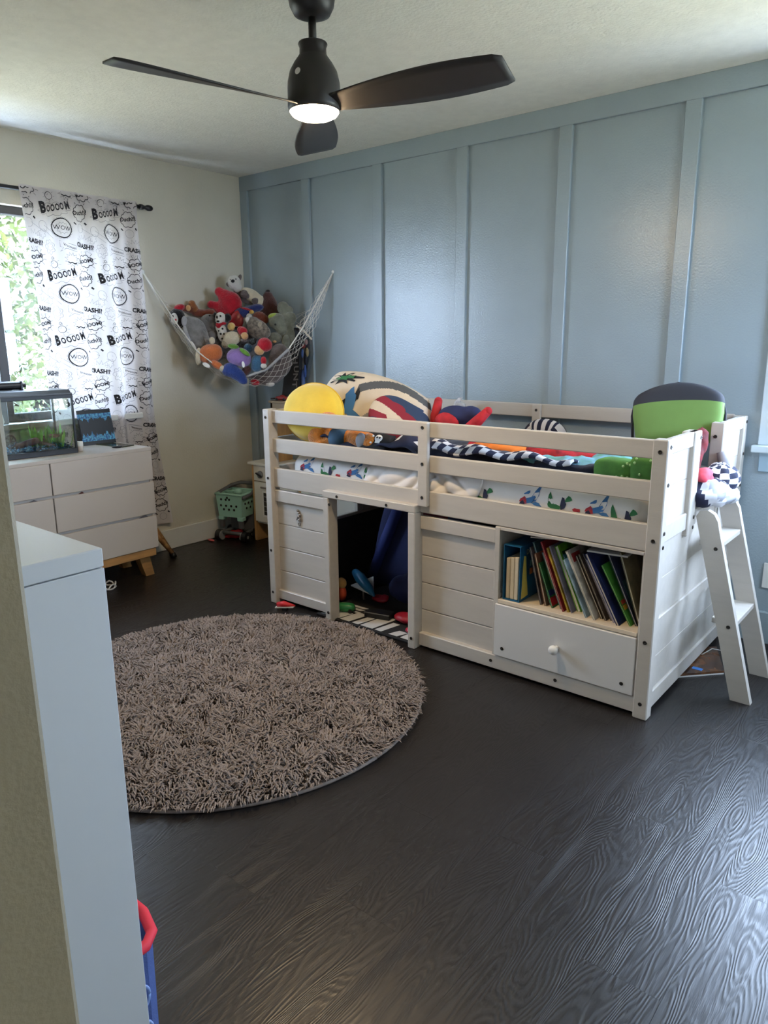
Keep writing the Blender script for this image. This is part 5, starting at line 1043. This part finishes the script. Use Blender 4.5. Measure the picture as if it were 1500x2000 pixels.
toy('dalmatian_plush', 'white dalmatian plush with black spots and red neckerchief', 432, 634, .74, [('head', WHF, [(0, -13, -2, 11, 11, 10), (-2, -7, -7, 8, 6, 6)]), ('ear', BKF, [(13, -13, 0, 8, 8, 6)]), ('ear', BKF, [(-11, -18, 2, 4, 6, 5)]), ('body', WHF, [(1, 16, 0, 10, 18, 9), (-3, 6, 0, 9, 10, 8)]), ('spot', EYE, [(-5, -14, -11, 2, 3, 1.2)]), ('spot', EYE, [(2, -16, -11.5, 1.8, 2, 1.2)]), ('nose', EYE, [(-3, -6, -13, 3, 2, 1.4)]), ('spot', EYE, [(4, 8, -8.5, 2, 2, 1)]), ('spot', EYE, [(0, 18, -9, 2.2, 2, 1)]), ('spot', EYE, [(6, 18, -8, 1.6, 2, 1)]), ('spot', EYE, [(-4, 12, -8, 1.6, 1.6, 1)]), ('spot', EYE, [(2, 27, -8, 1.8, 2, 1)]), ('neckerchief', RED, [(-4, 1, -7, 6, 7, 4), (4, -2, -6, 9, 3.5, 4)])], .006)
toy('caped_plush', 'blue plush wearing a shiny red cape in the middle', 474, 616, .58, [('body', FUZ('cobalt_felt', (38, 50, 112), var=.1), [(2, -6, 0, 22, 11, 12, -12), (26, -14, 2, 18, 8, 10, -8), (-10, 2, 2, 12, 10, 10)]), ('cape', mat('red_satin', (186, 34, 40), .3, .4, 14, rgb2=(110, 14, 24)), [(-14, 10, -8, 12, 22, 6, 24), (-6, 16, -9, 8, 16, 5, 24)]), ('foot', FUZ('yellow_felt', (222, 176, 82), var=.1), [(20, -6, -10, 5, 4, 4)]), ('trim', RED, [(10, -12, -9, 14, 2.2, 4, 14)])])
toy('dark_brown_bear', 'dark brown shaggy bear plush leaning on the blue wall', 526, 594, .44, [('body', BRN, [(0, 4, 0, 17, 24, 14), (-2, -14, 0, 11, 12, 10), (8, 14, -2, 13, 18, 12), (-10, 20, -4, 14, 12, 10)]), ('ear', BKF, [(-2, -25, 0, 5, 4, 4)])])
toy('chestnut_plush', 'small chestnut brown plush under the dark bear', 506, 618, .60, [('body', CHS, [(0, 0, 0, 14, 10, 10), (8, 6, 2, 12, 10, 9)]), ('paw', WHF, [(-19, 0, -6, 6, 6, 5)])])
toy('elephant_plush', 'sage grey elephant plush with lime cap at the right', 548, 630, .66, [('body', OLV, [(10, 2, 4, 20, 24, 16), (14, 26, 4, 18, 22, 15)]), ('head', OLV, [(-6, -2, -6, 18, 17, 14), (2, 10, -8, 13, 16, 10)]), ('ear', OLV, [(20, -8, -2, 13, 13, 7)]), ('ear', OLV, [(6, -28, 2, 13, 14, 9), (18, -24, 2, 10, 8, 7)]), ('leg', OLV, [(-12, 30, -10, 15, 11, 10)]), ('leg', OLV, [(10, 40, -10, 8, 16, 9, 8)]), ('lime_cap', LIM, [(-10, -11, -5, 14, 8, 11)]), ('foot_pad', PNK, [(-11, 37, -17, 4, 3, 2)]), ('eye', EYE, [(-8, 4, -19, 1.8, 2.2, 1)])], .009)
toy('hedgehog_plush', 'shaggy taupe hedgehog plush in the centre right', 503, 643, .74, [('body', TAU, [(0, 0, 0, 23, 19, 15, 20), (-8, -12, 0, 14, 13, 11), (12, 6, -2, 15, 14, 12)]), ('face', FUZ('pale_taupe', (186, 172, 152)), [(6, -8, -10, 5, 8, 5, 30), (8, 0, -10, 4, 6, 5, 30)]), ('paw', WHF, [(-18, -18, -4, 5, 6, 4)])], .009)
toy('cream_plush', 'cream square-bodied plush behind the purple plush', 454, 660, .80, [('body', CRF, [(0, 0, 0, 18, 13, 12), (-4, 6, 0, 16, 10, 10)]), ('fringe', FUZ('beige_plush', (190, 176, 152)), [(-14, 12, -2, 8, 8, 7)])])
toy('blond_doll', 'small doll head with tan face and dark hair', 452, 638, .78, [('head', FUZ('yellow_tan', (216, 180, 110), var=.05), [(0, 0, 0, 8, 8, 7)]), ('hair', BKF, [(9, 3, 2, 6, 4, 5)])])
toy('red_bonnet_doll', 'small doll with tan face and red bonnet', 476, 652, .84, [('head', PNK, [(2, 4, -3, 7.5, 7.5, 7)]), ('bonnet', RED, [(-2, -5, 2, 10, 9, 9), (-6, -8, 4, 8, 7, 8)]), ('collar', MGR, [(0, 12, 0, 7, 4, 6)])])
toy('orange_plush_animal', 'orange plush turned away with cream tail tuft', 410, 690, .90, [('body', ORP, [(2, 0, 0, 23, 18, 16), (-4, 4, 0, 20, 16, 14), (10, -3, 0, 15, 15, 13)]), ('leg', ORP, [(14, 22, -8, 14, 7, 7, 32)]), ('foot', CRF, [(25, 29, -10, 6, 6, 6)]), ('cream_side', CRF, [(-22, 6, -2, 6, 17, 10, 6)]), ('tail_tuft', CRF, [(6, -24, -2, 6, 7, 5)]), ('tag', TAGM, [(-4, 22, -18, 8, 4, .6, 30)])], .009)
toy('purple_plush', 'round purple plush with green leaves on top', 466, 697, .94, [('body', PUR, [(0, 0, 0, 24, 18, 18), (8, 4, 0, 17, 16, 15)]), ('leaf', GRN, [(-8, -20, -6, 11, 5, 8, 8)]), ('leaf', GRN, [(15, -9, -14, 12, 4.5, 5, 36)]), ('tag', TAGM, [(12, 14, -19, 3, 6, .6, -8)])], .009)
toy('red_cap_plush', 'plush with a plain red cap and steel blue body', 508, 692, .95, [('cap', RED, [(10, -18, 0, 15, 14, 13, 20), (4, -12, -4, 12, 8, 10)]), ('head', PNK, [(0, -8, -6, 10, 10, 9)]), ('body', TEA, [(-6, 16, 0, 13, 16, 11), (-8, 24, -2, 11, 10, 10)]), ('arm', RED, [(7, 12, -5, 6, 8, 6)]), ('hand', WHF, [(7, 22, -7, 6, 5, 5)])])
toy('blue_plush', 'royal blue plush hanging over the front net edge', 459, 728, .96, [('body', BLP, [(0, 0, 0, 26, 13, 11, 34), (-12, -4, 0, 14, 12, 10), (12, 12, 0, 14, 9, 8, 40), (-8, -12, 2, 14, 8, 9)])], .008)
toy('steel_blue_head', 'steel blue round plush half hidden behind purple plush', 485, 680, .86, [('body', TEA, [(0, 0, 0, 9, 9, 8)])])
toy('tinsel_ball', 'black and silver tinsel pompom above the red cap', 493, 667, .86, [('pompom', mat('tinsel', (90, 98, 100), .25, .9, 120, .9, 200, metal=.3, rgb2=(20, 24, 24)), [(0, 0, 0, 8, 7, 6), (4, -3, 0, 5, 5, 5)])])
toy('grey_blanket_plush', 'dark grey plush filling the bottom right of the net', 528, 722, .80, [('body', MGR, [(0, 10, 0, 34, 20, 20, -18), (20, -18, 2, 24, 34, 16), (-24, 20, 2, 20, 12, 14)]), ('white_corner', WHF, [(0, 28, -10, 9, 5, 5)])], .011)
toy('red_scrap_plush', 'small red plush seen through the bottom of the net', 497, 746, .86, [('body', RED, [(0, 0, 0, 9, 7, 7), (5, 2, 0, 6, 5, 5)])])
toy('brown_boot_plush', 'dark brown plush foot below the purple plush', 482, 722, .93, [('body', BRN, [(0, 0, 0, 9, 9, 8), (-4, 6, 0, 9, 7, 7)])])
toy('grey_filler_plush', 'grey plush wedged at the back of the heap', 440, 660, .56, [('body', FUZ('mid_grey_plush', (124, 122, 124)), [(0, 0, 0, 46, 34, 20), (30, 20, 0, 40, 36, 20), (-24, 20, 0, 26, 30, 18)])], .013)
